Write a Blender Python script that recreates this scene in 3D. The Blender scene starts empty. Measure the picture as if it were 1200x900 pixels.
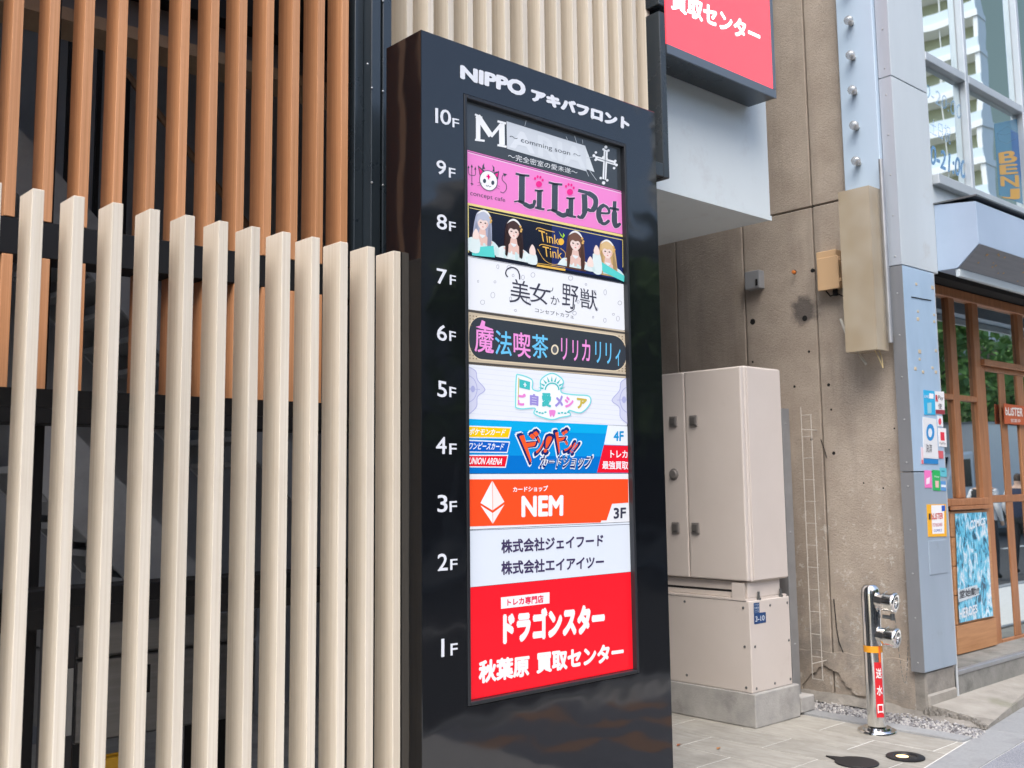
import bpy, bmesh, math, random
import numpy as np
from mathutils import Vector
random.seed(7)
R_ = math.radians
S = bpy.context.scene
COL = S.collection

# ---------------------------------------------------------------- camera
F_PX, YAW, PITCH, ROLL, SHY, CAM_H = 1221.5, R_(42.33), R_(6.693), R_(-.681), -25.46, 1.55
_f = np.array([math.sin(YAW)*math.cos(PITCH), math.cos(YAW)*math.cos(PITCH), math.sin(PITCH)])
_r = np.array([math.cos(YAW), -math.sin(YAW), 0.]); _u = np.cross(_r, _f)
_r, _u = math.cos(ROLL)*_r+math.sin(ROLL)*_u, -math.sin(ROLL)*_r+math.cos(ROLL)*_u
CO = np.array([0., 0., CAM_H])
cd = bpy.data.cameras.new('camera'); cam = bpy.data.objects.new('camera', cd); COL.objects.link(cam)
from mathutils import Matrix
cam.matrix_world = Matrix(((_r[0], _u[0], -_f[0], 0), (_r[1], _u[1], -_f[1], 0), (_r[2], _u[2], -_f[2], CAM_H), (0, 0, 0, 1)))
cd.sensor_width = 36; cd.lens = 36*F_PX/1200; cd.shift_y = SHY/1200; cd.clip_end = 2000; cd.clip_start = .05
cd.dof.use_dof = True; cd.dof.focus_distance = 4.7; cd.dof.aperture_fstop = 4.0
S.camera = cam

# ---------------------------------------------------------------- sky, sun, exposure
SUN_EL, SUN_AZ = R_(54), R_(228)      # azimuth clockwise from +Y
w = bpy.data.worlds.new('World'); S.world = w; w.use_nodes = True
wn = w.node_tree.nodes; wl = w.node_tree.links
sky = wn.new('ShaderNodeTexSky'); sky.sky_type = 'NISHITA'; sky.sun_disc = False
sky.sun_elevation = SUN_EL; sky.sun_rotation = SUN_AZ; sky.dust_density = 3.0; sky.air_density = 1.0; sky.ozone_density = 1.0
wl.new(sky.outputs[0], wn['Background'].inputs[0]); wn['Background'].inputs[1].default_value = .15
sd = bpy.data.lights.new('sun', 'SUN'); sun = bpy.data.objects.new('sun', sd); COL.objects.link(sun)
sd.energy = 1.1; sd.angle = R_(40); sd.color = (1, .975, .94)
sdir = Vector((math.sin(SUN_AZ)*math.cos(SUN_EL), math.cos(SUN_AZ)*math.cos(SUN_EL), math.sin(SUN_EL)))
sun.rotation_euler = sdir.to_track_quat('Z', 'Y').to_euler(); sun.location = (0, -5, 30)
S.view_settings.view_transform = 'Standard'; S.view_settings.look = 'None'
S.view_settings.exposure = 1.18; S.view_settings.gamma = 1; S.view_settings.use_curve_mapping = False
S.cycles.max_bounces = 8; S.cycles.diffuse_bounces = 4; S.cycles.glossy_bounces = 4; S.cycles.transparent_max_bounces = 8
S.cycles.use_denoising = True; S.cycles.sample_clamp_indirect = 6

# ---------------------------------------------------------------- helpers
def ray(x, y): return _f+_r*(x-600)/F_PX-_u*(y-450-SHY)/F_PX
def hit(x, y, ax, v):
    d = ray(x, y); return CO+d*((v-CO[ax])/d[ax])
def G(x, y, z=0.): return hit(x, y, 2, z)
ORG = {}
def tag(o, label=None, cat=None, group=None, kind=None):
    if label: o['label'] = label
    if cat: o['category'] = cat
    if group: o['group'] = group
    if kind: o['kind'] = kind
    return o
def thing(name, label, cat, loc=(0, 0, 0), group=None):
    o = bpy.data.objects.new(name, None); COL.objects.link(o); o.location = loc; o.empty_display_size = .1
    ORG[o] = Vector(loc); return tag(o, label, cat, group)
def link(name, me, mat, parent=None):
    o = bpy.data.objects.new(name, me); COL.objects.link(o)
    if parent is not None: o.parent = parent; ORG[o] = ORG[parent]
    else: ORG[o] = Vector((0, 0, 0))
    if mat is not None and not me.materials: me.materials.append(mat)
    return o
def org(parent): return ORG[parent] if parent is not None else Vector((0, 0, 0))
class MB:
    def __init__(s): s.v = []; s.f = []
    def box(s, x0, x1, y0, y1, z0, z1):
        b = len(s.v); s.v += [(x, y, z) for z in (z0, z1) for y in (y0, y1) for x in (x0, x1)]
        s.f += [tuple(b+i for i in q) for q in ((0, 2, 3, 1), (4, 5, 7, 6), (0, 1, 5, 4), (2, 6, 7, 3), (0, 4, 6, 2), (1, 3, 7, 5))]; return s
    def quad(s, *p):
        b = len(s.v); s.v += [tuple(q) for q in p]; s.f.append(tuple(range(b, b+len(p)))); return s
    def tube(s, p0, p1, r0, r1=None, n=10, cap=True):
        r1 = r0 if r1 is None else r1
        p0, p1 = Vector(p0), Vector(p1); d = (p1-p0).normalized()
        a = d.orthogonal().normalized(); c = d.cross(a); b = len(s.v)
        for p, r in ((p0, r0), (p1, r1)):
            for i in range(n):
                t = 2*math.pi*i/n; s.v.append(tuple(p+a*(r*math.cos(t))+c*(r*math.sin(t))))
        for i in range(n): s.f.append((b+i, b+(i+1) % n, b+n+(i+1) % n, b+n+i))
        if cap: s.f.append(tuple(b+i for i in reversed(range(n)))); s.f.append(tuple(b+n+i for i in range(n)))
        return s
    def lathe(s, axis0, d, prof, n=24):
        """prof: list of (dist along d, radius)"""
        p0 = Vector(axis0); d = Vector(d).normalized(); a = d.orthogonal().normalized(); c = d.cross(a); b = len(s.v)
        for h, r in prof:
            for i in range(n):
                t = 2*math.pi*i/n; s.v.append(tuple(p0+d*h+a*(r*math.cos(t))+c*(r*math.sin(t))))
        for k in range(len(prof)-1):
            for i in range(n): s.f.append((b+k*n+i, b+k*n+(i+1) % n, b+(k+1)*n+(i+1) % n, b+(k+1)*n+i))
        s.f.append(tuple(b+i for i in reversed(range(n)))); s.f.append(tuple(b+(len(prof)-1)*n+i for i in range(n)))
        return s
    def prism(s, poly, ax, a, b_):
        """poly: 2D points in the two other axes (in xyz order), extruded along axis ax from a to b_"""
        n = len(poly); b = len(s.v)
        for t in (a, b_):
            for p in poly:
                q = list(p); q.insert(ax, t); s.v.append(tuple(q))
        s.f.append(tuple(b+i for i in range(n))); s.f.append(tuple(b+n+i for i in reversed(range(n))))
        for i in range(n): s.f.append((b+i, b+n+i, b+n+(i+1) % n, b+(i+1) % n))
        return s
    def mesh(s, name, parent=None, bevel=0, seg=1, smooth=False):
        o = org(parent)
        me = bpy.data.meshes.new(name)
        me.from_pydata([(v[0]-o[0], v[1]-o[1], v[2]-o[2]) for v in s.v], [], s.f)
        bm = bmesh.new(); bm.from_mesh(me)
        bmesh.ops.recalc_face_normals(bm, faces=bm.faces)
        if bevel:
            es = [e for e in bm.edges if len(e.link_faces) == 2 and e.calc_face_angle(0) > .5]
            bmesh.ops.bevel(bm, geom=es, offset=bevel, segments=seg, profile=.5, affect='EDGES', clamp_overlap=True)
        bm.to_mesh(me); bm.free()
        if smooth:
            for p in me.polygons: p.use_smooth = True
            try: me.set_sharp_from_angle(angle=R_(35))
            except Exception: pass
        return me
    def build(s, name, mat, parent=None, bevel=0, seg=1, smooth=False):
        return link(name, s.mesh(name, parent, bevel, seg, smooth), mat, parent)
def box(name, b, mat, parent=None, bevel=0, seg=1): return MB().box(*b).build(name, mat, parent, bevel, seg)

# ---------------------------------------------------------------- materials
MATS = {}
def nmat(name):
    m = bpy.data.materials.new(name); m.use_nodes = True; MATS[name] = m
    n = m.node_tree.nodes; return m, n, m.node_tree.links, n['Principled BSDF']
def plain(name, col, rough=.5, metal=0., spec=.5, emit=0., coat=0.):
    if name in MATS: return MATS[name]
    m, n, l, b = nmat(name)
    b.inputs['Base Color'].default_value = (*col, 1); b.inputs['Roughness'].default_value = rough
    b.inputs['Metallic'].default_value = metal; b.inputs['Specular IOR Level'].default_value = spec
    b.inputs['Coat Weight'].default_value = coat
    if emit: b.inputs['Emission Color'].default_value = (*col, 1); b.inputs['Emission Strength'].default_value = emit
    return m
def rich(name, cols, scale=(4, 4, 4), rough=(.4, .6), metal=0., bump=0., bscale=60., detail=8., rand=0., spec=.5, dirt=None, bdist=.01, nrough=.6, coat=0.):
    """two or three colours mixed by object-space noise; fine noise bump; random tint per object; optional stain layer"""
    if name in MATS: return MATS[name]
    m, n, l, b = nmat(name)
    tc = n.new('ShaderNodeTexCoord'); mp = n.new('ShaderNodeMapping'); mp.inputs['Scale'].default_value = scale
    l.new(tc.outputs['Object'], mp.inputs[0])
    no = n.new('ShaderNodeTexNoise'); no.inputs['Scale'].default_value = 1; no.inputs['Detail'].default_value = detail; no.inputs['Roughness'].default_value = nrough
    oi = n.new('ShaderNodeObjectInfo')
    ad = n.new('ShaderNodeVectorMath'); ad.operation = 'ADD'
    sc = n.new('ShaderNodeMath'); sc.operation = 'MULTIPLY'; sc.inputs[1].default_value = 37.
    l.new(oi.outputs['Random'], sc.inputs[0]); l.new(mp.outputs[0], ad.inputs[0]); l.new(sc.outputs[0], ad.inputs[1])
    l.new(ad.outputs[0], no.inputs['Vector'])
    rp = n.new('ShaderNodeValToRGB'); e = rp.color_ramp.elements
    e[0].position = .3; e[1].position = .7; e[0].color = (*cols[0], 1); e[1].color = (*cols[-1], 1)
    if len(cols) == 3: x = e.new(.5); x.color = (*cols[1], 1)
    l.new(no.outputs[0], rp.inputs[0]); out = rp.outputs[0]
    if dirt:
        dcol, dscale, lo, hi = dirt
        dn = n.new('ShaderNodeTexNoise'); dn.inputs['Scale'].default_value = dscale; dn.inputs['Detail'].default_value = 10; dn.inputs['Roughness'].default_value = .7
        l.new(tc.outputs['Object'], dn.inputs['Vector'])
        dr = n.new('ShaderNodeMapRange'); dr.inputs[1].default_value = lo; dr.inputs[2].default_value = hi
        l.new(dn.outputs[0], dr.inputs[0])
        mx = n.new('ShaderNodeMix'); mx.data_type = 'RGBA'; mx.inputs['B'].default_value = (*dcol, 1)
        l.new(dr.outputs[0], mx.inputs['Factor']); l.new(out, mx.inputs['A']); out = mx.outputs['Result']
    if rand:
        hv = n.new('ShaderNodeHueSaturation'); mr = n.new('ShaderNodeMapRange')
        mr.inputs[3].default_value = 1-rand; mr.inputs[4].default_value = 1+rand
        l.new(oi.outputs['Random'], mr.inputs[0]); l.new(mr.outputs[0], hv.inputs['Value']); l.new(out, hv.inputs['Color']); out = hv.outputs[0]
    l.new(out, b.inputs['Base Color'])
    rr = n.new('ShaderNodeMapRange'); rr.inputs[3].default_value = rough[0]; rr.inputs[4].default_value = rough[1]
    l.new(no.outputs[0], rr.inputs[0]); l.new(rr.outputs[0], b.inputs['Roughness'])
    b.inputs['Metallic'].default_value = metal; b.inputs['Specular IOR Level'].default_value = spec; b.inputs['Coat Weight'].default_value = coat
    if bump:
        bn = n.new('ShaderNodeTexNoise'); bn.inputs['Scale'].default_value = bscale; bn.inputs['Detail'].default_value = 6
        l.new(tc.outputs['Object'], bn.inputs['Vector'])
        bu = n.new('ShaderNodeBump'); bu.inputs['Strength'].default_value = bump; bu.inputs['Distance'].default_value = bdist
        l.new(bn.outputs[0], bu.inputs['Height']); l.new(bu.outputs[0], b.inputs['Normal'])
    return m
def prnt(name, rgb, e=.22):
    """backlit print: sRGB 0-255 colour"""
    k = f'print_{name}_{e}'
    if k in MATS: return MATS[k]
    c = [((x/255+.055)/1.055)**2.4 if x > 10 else x/255/12.92 for x in rgb]
    m = plain(k, tuple(c), .16, spec=.5, emit=e); m.node_tree.nodes['Principled BSDF'].inputs['Base Color'].default_value = (*[x*.55 for x in c], 1); return m
def srgb(*rgb): return tuple(((x/255+.055)/1.055)**2.4 if x > 10 else x/255/12.92 for x in rgb)

M = {}
M['maple'] = rich('maple_slat', [(.585, .51, .40), (.685, .62, .515), (.755, .70, .605)], (130, 130, 1.0), (.42, .6), bump=.06, bscale=200, rand=.06, spec=.3, nrough=.75, dirt=((.56, .48, .38), 2.2, .55, .9))
M['brown'] = rich('brown_slat', [(.42, .19, .085), (.53, .26, .125), (.62, .325, .17)], (120, 120, 1.0), (.42, .58), bump=.06, bscale=200, rand=.09, spec=.3, nrough=.75, dirt=((.36, .17, .08), 2.5, .52, .85))
M['black'] = rich('black_beam', [(.006, .006, .007), (.010, .010, .011)], (3, 3, 3), (.5, .65), spec=.25)
M['bluebk'] = rich('black_frame', [(.018, .026, .034), (.028, .038, .047)], (2, 2, 2), (.22, .34), spec=.6)
def gloss_black():
    m, n, l, b = nmat('sign_black')
    b.inputs['Base Color'].default_value = (.006, .007, .009, 1); b.inputs['Specular IOR Level'].default_value = .7
    tc = n.new('ShaderNodeTexCoord'); no = n.new('ShaderNodeTexNoise'); no.inputs['Scale'].default_value = 2.6; no.inputs['Detail'].default_value = 1.5
    bu = n.new('ShaderNodeBump'); bu.inputs['Strength'].default_value = .5; bu.inputs['Distance'].default_value = .014
    l.new(tc.outputs['Object'], no.inputs[0]); l.new(no.outputs[0], bu.inputs['Height']); l.new(bu.outputs[0], b.inputs['Normal'])
    n2 = n.new('ShaderNodeTexNoise'); n2.inputs['Scale'].default_value = 14; n2.inputs['Detail'].default_value = 8
    mr = n.new('ShaderNodeMapRange'); mr.inputs[3].default_value = .03; mr.inputs[4].default_value = .10
    l.new(tc.outputs['Object'], n2.inputs[0]); l.new(n2.outputs[0], mr.inputs[0]); l.new(mr.outputs[0], b.inputs['Roughness'])
    return m
M['sign'] = gloss_black()
M['signframe'] = plain('sign_frame', (.02, .022, .026), .35)
M['cream'] = rich('cabinet_cream', [(.60, .54, .49), (.63, .57, .52)], (3, 3, 3), (.38, .5), bump=.04, bscale=500, dirt=((.42, .36, .31), 2.5, .62, .9))
M['plinth'] = rich('plinth_concrete', [(.30, .30, .29), (.38, .37, .35), (.44, .43, .41)], (6, 6, 6), (.8, .95), bump=.25, bscale=90, dirt=((.2, .19, .18), 3, .5, .8))
M['steel'] = rich('galvanised', [(.36, .37, .38), (.44, .45, .46)], (8, 8, 8), (.4, .55), metal=.7)
M['darksteel'] = plain('bolt_steel', (.18, .19, .19), .45, .8)
M['chrome'] = plain('polished_stainless', (.80, .79, .76), .13, 1.)
M['wire'] = plain('white_wire', (.55, .52, .47), .5)
M['soffit'] = rich('white_panel', [(.62, .68, .69), (.66, .72, .73)], (1.5, 1.5, .4), (.45, .6), dirt=((.52, .53, .53), 3, .55, .85))
M['paver'] = rich('paver_stone', [(.29, .275, .24), (.345, .33, .29), (.40, .385, .345)], (30, 6, 14), (.7, .9), bump=.25, bscale=120, rand=.06, dirt=((.21, .20, .175), 2.2, .46, .8), bdist=.004)
M['joint'] = rich('joint_mortar', [(.58, .57, .54), (.66, .65, .62)], (20, 20, 20), (.85, .95), bump=.2)
M['kerb'] = rich('kerb_granite', [(.27, .28, .285), (.33, .34, .345)], (60, 60, 60), (.6, .8), rand=.05, bump=.1, bscale=200, dirt=((.2, .2, .2), 3, .5, .8))
M['asphalt'] = rich('asphalt', [(.045, .045, .046), (.065, .065, .066)], (30, 30, 30), (.8, .95), bump=.4, bscale=150)
M['concrete_old'] = rich('apron_concrete', [(.25, .235, .205), (.32, .30, .265), (.38, .36, .32)], (5, 5, 5), (.85, .95), bump=.35, bscale=70, dirt=((.17, .18, .10), 1.6, .55, .78))
M['dark'] = plain('hole_dark', (.006, .006, .006), .9)

# ================================================================ SETTING
def struct(o, **k): o['kind'] = 'structure'; return o
def wallmat():
    m, n, l, b = nmat('weathered_concrete')
    tc = n.new('ShaderNodeTexCoord'); oi = n.new('ShaderNodeObjectInfo')
    def noise(scale, det=8, rough=.6, vec=None):
        q = n.new('ShaderNodeTexNoise'); q.inputs['Scale'].default_value = scale; q.inputs['Detail'].default_value = det; q.inputs['Roughness'].default_value = rough
        l.new(vec or tc.outputs['Object'], q.inputs['Vector']); return q.outputs[0]
    def ramp(v, lo, hi, a=0., c=1.):
        r = n.new('ShaderNodeMapRange'); r.inputs[1].default_value = lo; r.inputs[2].default_value = hi; r.inputs[3].default_value = a; r.inputs[4].default_value = c
        l.new(v, r.inputs[0]); return r.outputs[0]
    def mix(f, a, bcol, mode='MIX'):
        x = n.new('ShaderNodeMix'); x.data_type = 'RGBA'; x.blend_type = mode
        l.new(f, x.inputs['Factor']); l.new(a, x.inputs['A']) if not isinstance(a, tuple) else setattr(x.inputs['A'], 'default_value', (*a, 1))
        x.inputs['B'].default_value = (*bcol, 1); return x.outputs['Result']
    c = mix(ramp(noise(3, 6), .35, .68), (.385, .325, .265), (.485, .42, .35))
    c = mix(ramp(noise(95, 4, .7), .56, .74, 0, .75), c, (.20, .165, .13))          # dark aggregate specks
    c = mix(ramp(noise(130, 3, .7), .62, .74, 0, .5), c, (.55, .50, .42))          # pale specks
    mp = n.new('ShaderNodeMapping'); mp.inputs['Scale'].default_value = (5, 5, .5); l.new(tc.outputs['Object'], mp.inputs[0])
    c = mix(ramp(noise(1.3, 8, .65, mp.outputs[0]), .52, .78, 0, .65), c, (.26, .225, .19))   # run-down streaks
    sx = n.new('ShaderNodeSeparateXYZ'); l.new(tc.outputs['Object'], sx.inputs[0])
    def mul(a, b_):
        q = n.new('ShaderNodeMath'); q.operation = 'MULTIPLY'; l.new(a, q.inputs[0]); l.new(b_, q.inputs[1]); return q.outputs[0]
    low = ramp(sx.outputs[2], 1.9, 1.0)
    c = mix(mul(low, ramp(noise(13, 7, .8), .565, .62, 0, .75)), c, (.62, .59, .54))   # chipped pale scuffs low down
    low2 = ramp(sx.outputs[2], 1.1, .5)
    c = mix(mul(low2, ramp(noise(4, 7, .7), .42, .62, 0, .6)), c, (.20, .19, .175))    # damp grey foot
    ds = n.new('ShaderNodeVectorMath'); ds.operation = 'DISTANCE'; l.new(tc.outputs['Object'], ds.inputs[0])
    q = hit(943, 363, 0, 6.78); ds.inputs[1].default_value = (6.78-6.74, q[1]-3.4, q[2])
    am = n.new('ShaderNodeMath'); am.operation = 'ADD'; l.new(ds.outputs['Value'], am.inputs[0])
    nn = n.new('ShaderNodeMath'); nn.operation = 'MULTIPLY'; nn.inputs[1].default_value = .22; l.new(noise(9, 6, .7), nn.inputs[0]); l.new(nn.outputs[0], am.inputs[1])
    c = mix(ramp(am.outputs[0], .235, .17, 0, .85), c, (.10, .09, .085))            # soot-dark patch round an old fixing
    hv = n.new('ShaderNodeHueSaturation'); l.new(ramp(oi.outputs['Random'], 0, 1, .9, 1.08), hv.inputs['Value']); l.new(c, hv.inputs['Color'])
    l.new(hv.outputs[0], b.inputs['Base Color']); b.inputs['Roughness'].default_value = .92; b.inputs['Specular IOR Level'].default_value = .25
    bu = n.new('ShaderNodeBump'); bu.inputs['Strength'].default_value = .8; bu.inputs['Distance'].default_value = .008
    l.new(noise(85, 6, .7), bu.inputs['Height']); l.new(bu.outputs[0], b.inputs['Normal'])
    return m
M['wall'] = wallmat()

# ---- ground sheet, road
gr = MB().quad((-300, -300, -.06), (300, -300, -.06), (300, 300, -.06), (-300, 300, -.06)).build('ground', M['asphalt']); struct(gr)
def kf(x): return 2.843+.133*(x-5.585)      # inner edge of the granite border
def kb(x): return 2.65+.094*(x-5.828)       # street edge of the border
pav = MB().quad((-6, 1.0, -.0025), (24, 1.0, -.0025), (24, 8, -.0025), (-6, 8, -.0025)).build('pavement', M['joint']); struct(pav)
road_edge = MB()
road_edge.box(-40, 60, .86, 1.0, -.05, .012); o = road_edge.build('road_kerb', M['kerb'], bevel=.01); struct(o)
rm = MB()
for i in range(8): rm.quad((-30+i*11, -3.05, -.054), (-25+i*11, -3.05, -.054), (-25+i*11, -2.9, -.054), (-30+i*11, -2.9, -.054))
o = rm.build('road_marking', plain('road_paint', (.75, .75, .72), .7)); struct(o)
ow = MB().box(-60, 90, -13, -7.2, -.05, .08).build('far_pavement', M['kerb']); struct(ow)
# plaza pavers
cols_ = [6.268-.310*i for i in range(14)]
rng = random.Random(3)
for ci in range(13):
    x1, x0 = cols_[ci]-.0045, cols_[ci+1]+.0045
    off = (3.72, 3.35)[ci % 2]
    ys = [off+.735*k for k in range(-3, 5)]
    for ya, yb_ in zip(ys[:-1], ys[1:]):
        a0, a1 = max(ya+.0045, kf(x0)+.014), max(ya+.0045, kf(x1)+.014)
        if a0 > yb_-.06: continue
        if x0 < 3.9 and ya > 3.3: continue
        t = rng.uniform(-.001, .001)
        MB().prism([(x0, a0), (x1, a1), (x1, yb_-.0045), (x0, yb_-.0045)], 2, -.03, t).build('paver', M['paver'], pav, bevel=.0015)
# granite border stones along the street side, each a stone
x = 3.1
while x < 10.5:
    x1 = x+.6
    MB().prism([(x+.002, kb(x)), (x1-.002, kb(x1)), (x1-.002, kf(x1)), (x+.002, kf(x))], 2, -.03, .003+rng.uniform(0, .001)).build('border_stone', M['kerb'], pav, bevel=.002)
    x = x1
# narrow border strip between pavers and gravel
y = kf(6.33)+.01
while y < 4.9:
    MB().box(6.272, 6.40, y+.003, y+.597, -.03, .012).build('border_stone', M['kerb'], pav, bevel=.003); y += .6
# coloured street tiles
tc3 = [rich('street_tile_grey', [(.14, .15, .18), (.24, .25, .28), (.42, .43, .45)], (150, 150, 150), (.6, .8), detail=3, rand=.04, bump=.1, bscale=200),
       rich('street_tile_orange', [(.46, .27, .17), (.55, .34, .22)], (90, 90, 90), (.65, .85), rand=.05, bump=.1, bscale=200),
       rich('street_tile_pale', [(.52, .50, .47), (.62, .60, .57)], (90, 90, 90), (.65, .85), rand=.04, bump=.1, bscale=200)]
for i in range(16):
    for j in range(5):
        xa = 4.2+i*.3; t = kb(xa+.15)-.004-j*.3
        k = 0 if (i+j) % 3 else (1 if (i*7+j*3) % 4 else 2)
        if j == 0: k = 1 if i in (8, 9) else 0
        if j == 1 and i in (7, 8): k = 2
        MB().prism([(xa+.002, kb(xa)-.3-j*.3), (xa+.298, kb(xa+.3)-.3-j*.3), (xa+.298, kb(xa+.3)-.004-j*.3), (xa+.002, kb(xa)-.004-j*.3)], 2, -.03, 0).build('street_tile', tc3[k], pav, bevel=.0015)
# gravel strip at the foot of the neighbour's wall
gm = MB(); rg = random.Random(11)
for i in range(4200):
    gx = rg.uniform(6.40, 6.80); gy = rg.uniform(kf(gx)-.02, 4.9)
    if gx > 6.62 and gy < 3.02+.2*rg.random(): continue
    s = rg.uniform(.005, .014); z = rg.uniform(-.006, .010)
    b0 = len(gm.v)
    an = rg.uniform(0, 3.14); ca, sa = math.cos(an)*s, math.sin(an)*s
    for dz, kx in ((-s*.6, .9), (s*.5, .75)):
        for ux, uy in ((1, .2), (-.1, 1), (-1, -.1), (.2, -1)):
            ux *= kx*rg.uniform(.7, 1.2); uy *= kx*rg.uniform(.7, 1.2)
            gm.v.append((gx+ux*ca-uy*sa, gy+ux*sa+uy*ca, z+dz+rg.uniform(-.2, .2)*s))
    gm.f += [tuple(b0+i for i in q) for q in ((4, 5, 6, 7), (0, 1, 5, 4), (1, 2, 6, 5), (2, 3, 7, 6), (3, 0, 4, 7))]
gme = gm.mesh('gravel')
gravm = [plain('gravel_a', (.30, .30, .31), .85), plain('gravel_b', (.48, .47, .46), .85), plain('gravel_c', (.16, .155, .16), .85)]
for q in gravm: gme.materials.append(q)
for i, p in enumerate(gme.polygons): p.material_index = (i//5*7) % 11 % 3
o = link('gravel', gme, None); tag(o, 'grey and white gravel strip at the foot of the stained concrete wall', 'gravel', kind='stuff')
# neighbour's sloping concrete apron
def apz(y, x=7.3): return .018+(.06+.072*max(0, min(1, (x-6.8)/.5)))*max(0, min(1, (y-2.95)/.5))
ap_edge = [(6.80-.004*math.sin(k*.9)-.003*math.sin(k*2.1)-.10*max(0, (k-16)/8)**2, 3.40-.0172*k) for k in range(25)]
am = MB(); nA = len(ap_edge)
back = [(11.5, 3.48), (6.80, 3.48)]
front = [(11.5, kf(11.5)-.55)]
low = [(x_, y_) for x_, y_ in ap_edge]+[(6.9, kf(6.9)+.004), (7.4, kf(7.4)+.004), (8.6, kf(8.6)+.003), (11.5, kf(11.5)+.003)]
poly = [(6.80, 3.47)]+low+[(11.5, 3.9)]
for k, dz in ((0, 0), (1, -1)):
    for p in poly: am.v.append((p[0]-(.02 if k else 0)*0, p[1], apz(min(p[1], 3.47), p[0]) if not k else -.05))
n_ = len(poly); am.f.append(tuple(range(n_))); am.f.append(tuple(range(2*n_-1, n_-1, -1)))
for i in range(n_): am.f.append((i, n_+i, n_+(i+1) % n_, (i+1) % n_))
o = am.build('concrete_apron', M['concrete_old']); struct(o)
rub = MB(); rg = random.Random(21)
for i in range(320):
    k = rg.random(); bx0 = 6.785-.10*max(0, (k*24-16)/8)**2-rg.random()*.05; by0 = 3.42-.43*k; s = rg.uniform(.006, .022); z = rg.uniform(0, .012+.05*(1-k)); b0 = len(rub.v)
    for dz, kx in ((-s*.7, .9), (s*.6, .6)):
        for ux, uy in ((1, .2), (-.1, 1), (-1, -.1), (.2, -1)): rub.v.append((bx0+ux*s*kx*rg.uniform(.6, 1.2), by0+uy*s*kx*rg.uniform(.6, 1.2), z+dz+rg.uniform(-.3, .3)*s))
    rub.f += [tuple(b0+q for q in t) for t in ((4, 5, 6, 7), (0, 1, 5, 4), (1, 2, 6, 5), (2, 3, 7, 6), (3, 0, 4, 7))]
o = rub.build('rubble', rich('rubble_stone', [(.13, .12, .105), (.24, .225, .20)], (12, 12, 12), (.85, .95), bump=.4)); tag(o, 'crumbled concrete rubble along the broken edge of the apron', 'rubble', kind='stuff')
lm = plain('dead_leaf', (.10, .05, .025), .8)
for k, (px, py) in enumerate([(1118, 816), (1176, 828), (1164, 833), (1176, 821), (1135, 830), (1135, 836), (1170, 843)]):
    p = hit(px, py, 2, .12); p = hit(px, py, 2, apz(p[1], p[0])+.004)
    s = (.016, .03, .014, .012, .012, .01, .012)[k]; a = k*1.1
    d = MB().quad((p[0]-s*math.cos(a), p[1]-s*math.sin(a), p[2]), (p[0]-.3*s*math.sin(a), p[1]+.3*s*math.cos(a), p[2]+.003), (p[0]+s*math.cos(a), p[1]+s*math.sin(a), p[2]+.001), (p[0]+.3*s*math.sin(a), p[1]-.3*s*math.cos(a), p[2]+.004)).build('dead_leaf', lm)
    tag(d, 'small curled dark dead leaf lying on the concrete apron', 'leaf', 'dead leaves on the concrete apron')
for px, py, c, lab in [(842, 877, (.42, .2, .08), 'orange brown dry leaf lying on the pale pavers beside the cabinet plinth'), (795.5, 873, (.35, .12, .05), 'small reddish leaf on the pavers next to the black totem sign')]:
    p = G(px, py, .004); d = MB().quad((p[0]-.03, p[1]-.012, .004), (p[0]-.005, p[1]+.012, .009), (p[0]+.03, p[1]+.008, .005), (p[0]+.002, p[1]-.012, .01)).build('dry_leaf', plain('leaf%d' % px, c, .8))
    tag(d, lab, 'leaf')

# ================================================================ NEIGHBOUR BUILDING (right)
NY, NX = 3.40, 6.74
nb = thing('shop_building', 'weathered concrete neighbour building with blue corner cladding and wooden shop front', 'building', (NX, NY, 0))
WX = 6.78
seams = [3.49, 4.10, 4.725, 5.395, 6.05, 7.2]
for i in range(5):
    for z0, z1 in ((.0, 3.585), (3.585, 6.6), (6.6, 9.6)):
        if i == 4 and z0 > 4: pass
        MB().box(WX, WX+.12, seams[i]+.006, seams[i+1]-.006, z0+.006, z1-.006).build('concrete_panel', M['wall'], nb, bevel=.005)
box('wall_core', (WX+.03, 14, 4.05, 12, -.02, 22), M['dark'], nb); box('wall_core', (WX+.03, 14, 3.62, 4.04, 3.1, 22), M['dark'], nb)
M['oldplaster'] = rich('old_plaster', [(.17, .16, .145), (.24, .225, .20), (.31, .29, .26)], (7, 7, 7), (.85, .95), bump=.6, bscale=45)
# broken plaster skirt at the wall foot
top = [(905+i*4.3, 757+i*.45+.9*math.sin(i*.9)) for i in range(41)]
bot = [(1078, 842), (1062, 834), (1050, 831), (1036, 822), (1018, 817), (1003, 813), (993, 806), (987, 795), (978, 786), (968, 780), (958, 783), (948, 793), (938, 806), (926, 812), (905, 812)]
bot = [(x+2.0*math.sin(k*2.3), y+1.5*math.sin(k*5.1)) for k, (x, y) in enumerate(sum([[a, ((a[0]*2+b[0])/3, (a[1]*2+b[1])/3), ((a[0]+2*b[0])/3, (a[1]+2*b[1])/3)] for a, b in zip(bot[:-1], bot[1:])], [])+[bot[-1]])]
pl = [hit(*p, 0, 6.766)[1:] for p in top+bot]
pl = [(max(p[0], 3.49), p[1]) for p in pl]
MB().prism(pl, 0, 6.766, 6.785).build('plaster_skirt', M['wall'], nb)
soil = MB(); rs = random.Random(5)
pts = [[(6.66+.05*j+rs.uniform(-.01, .01), 2.99+.075*i, max(.0, (.02+.05*j+rs.uniform(-.02, .02)))) for j in range(4)] for i in range(22)]
for i in range(22):
    for j in range(4): soil.v.append((pts[i][j][0], pts[i][j][1], pts[i][j][2]*(.4 if i > 8 else .25)))
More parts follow.
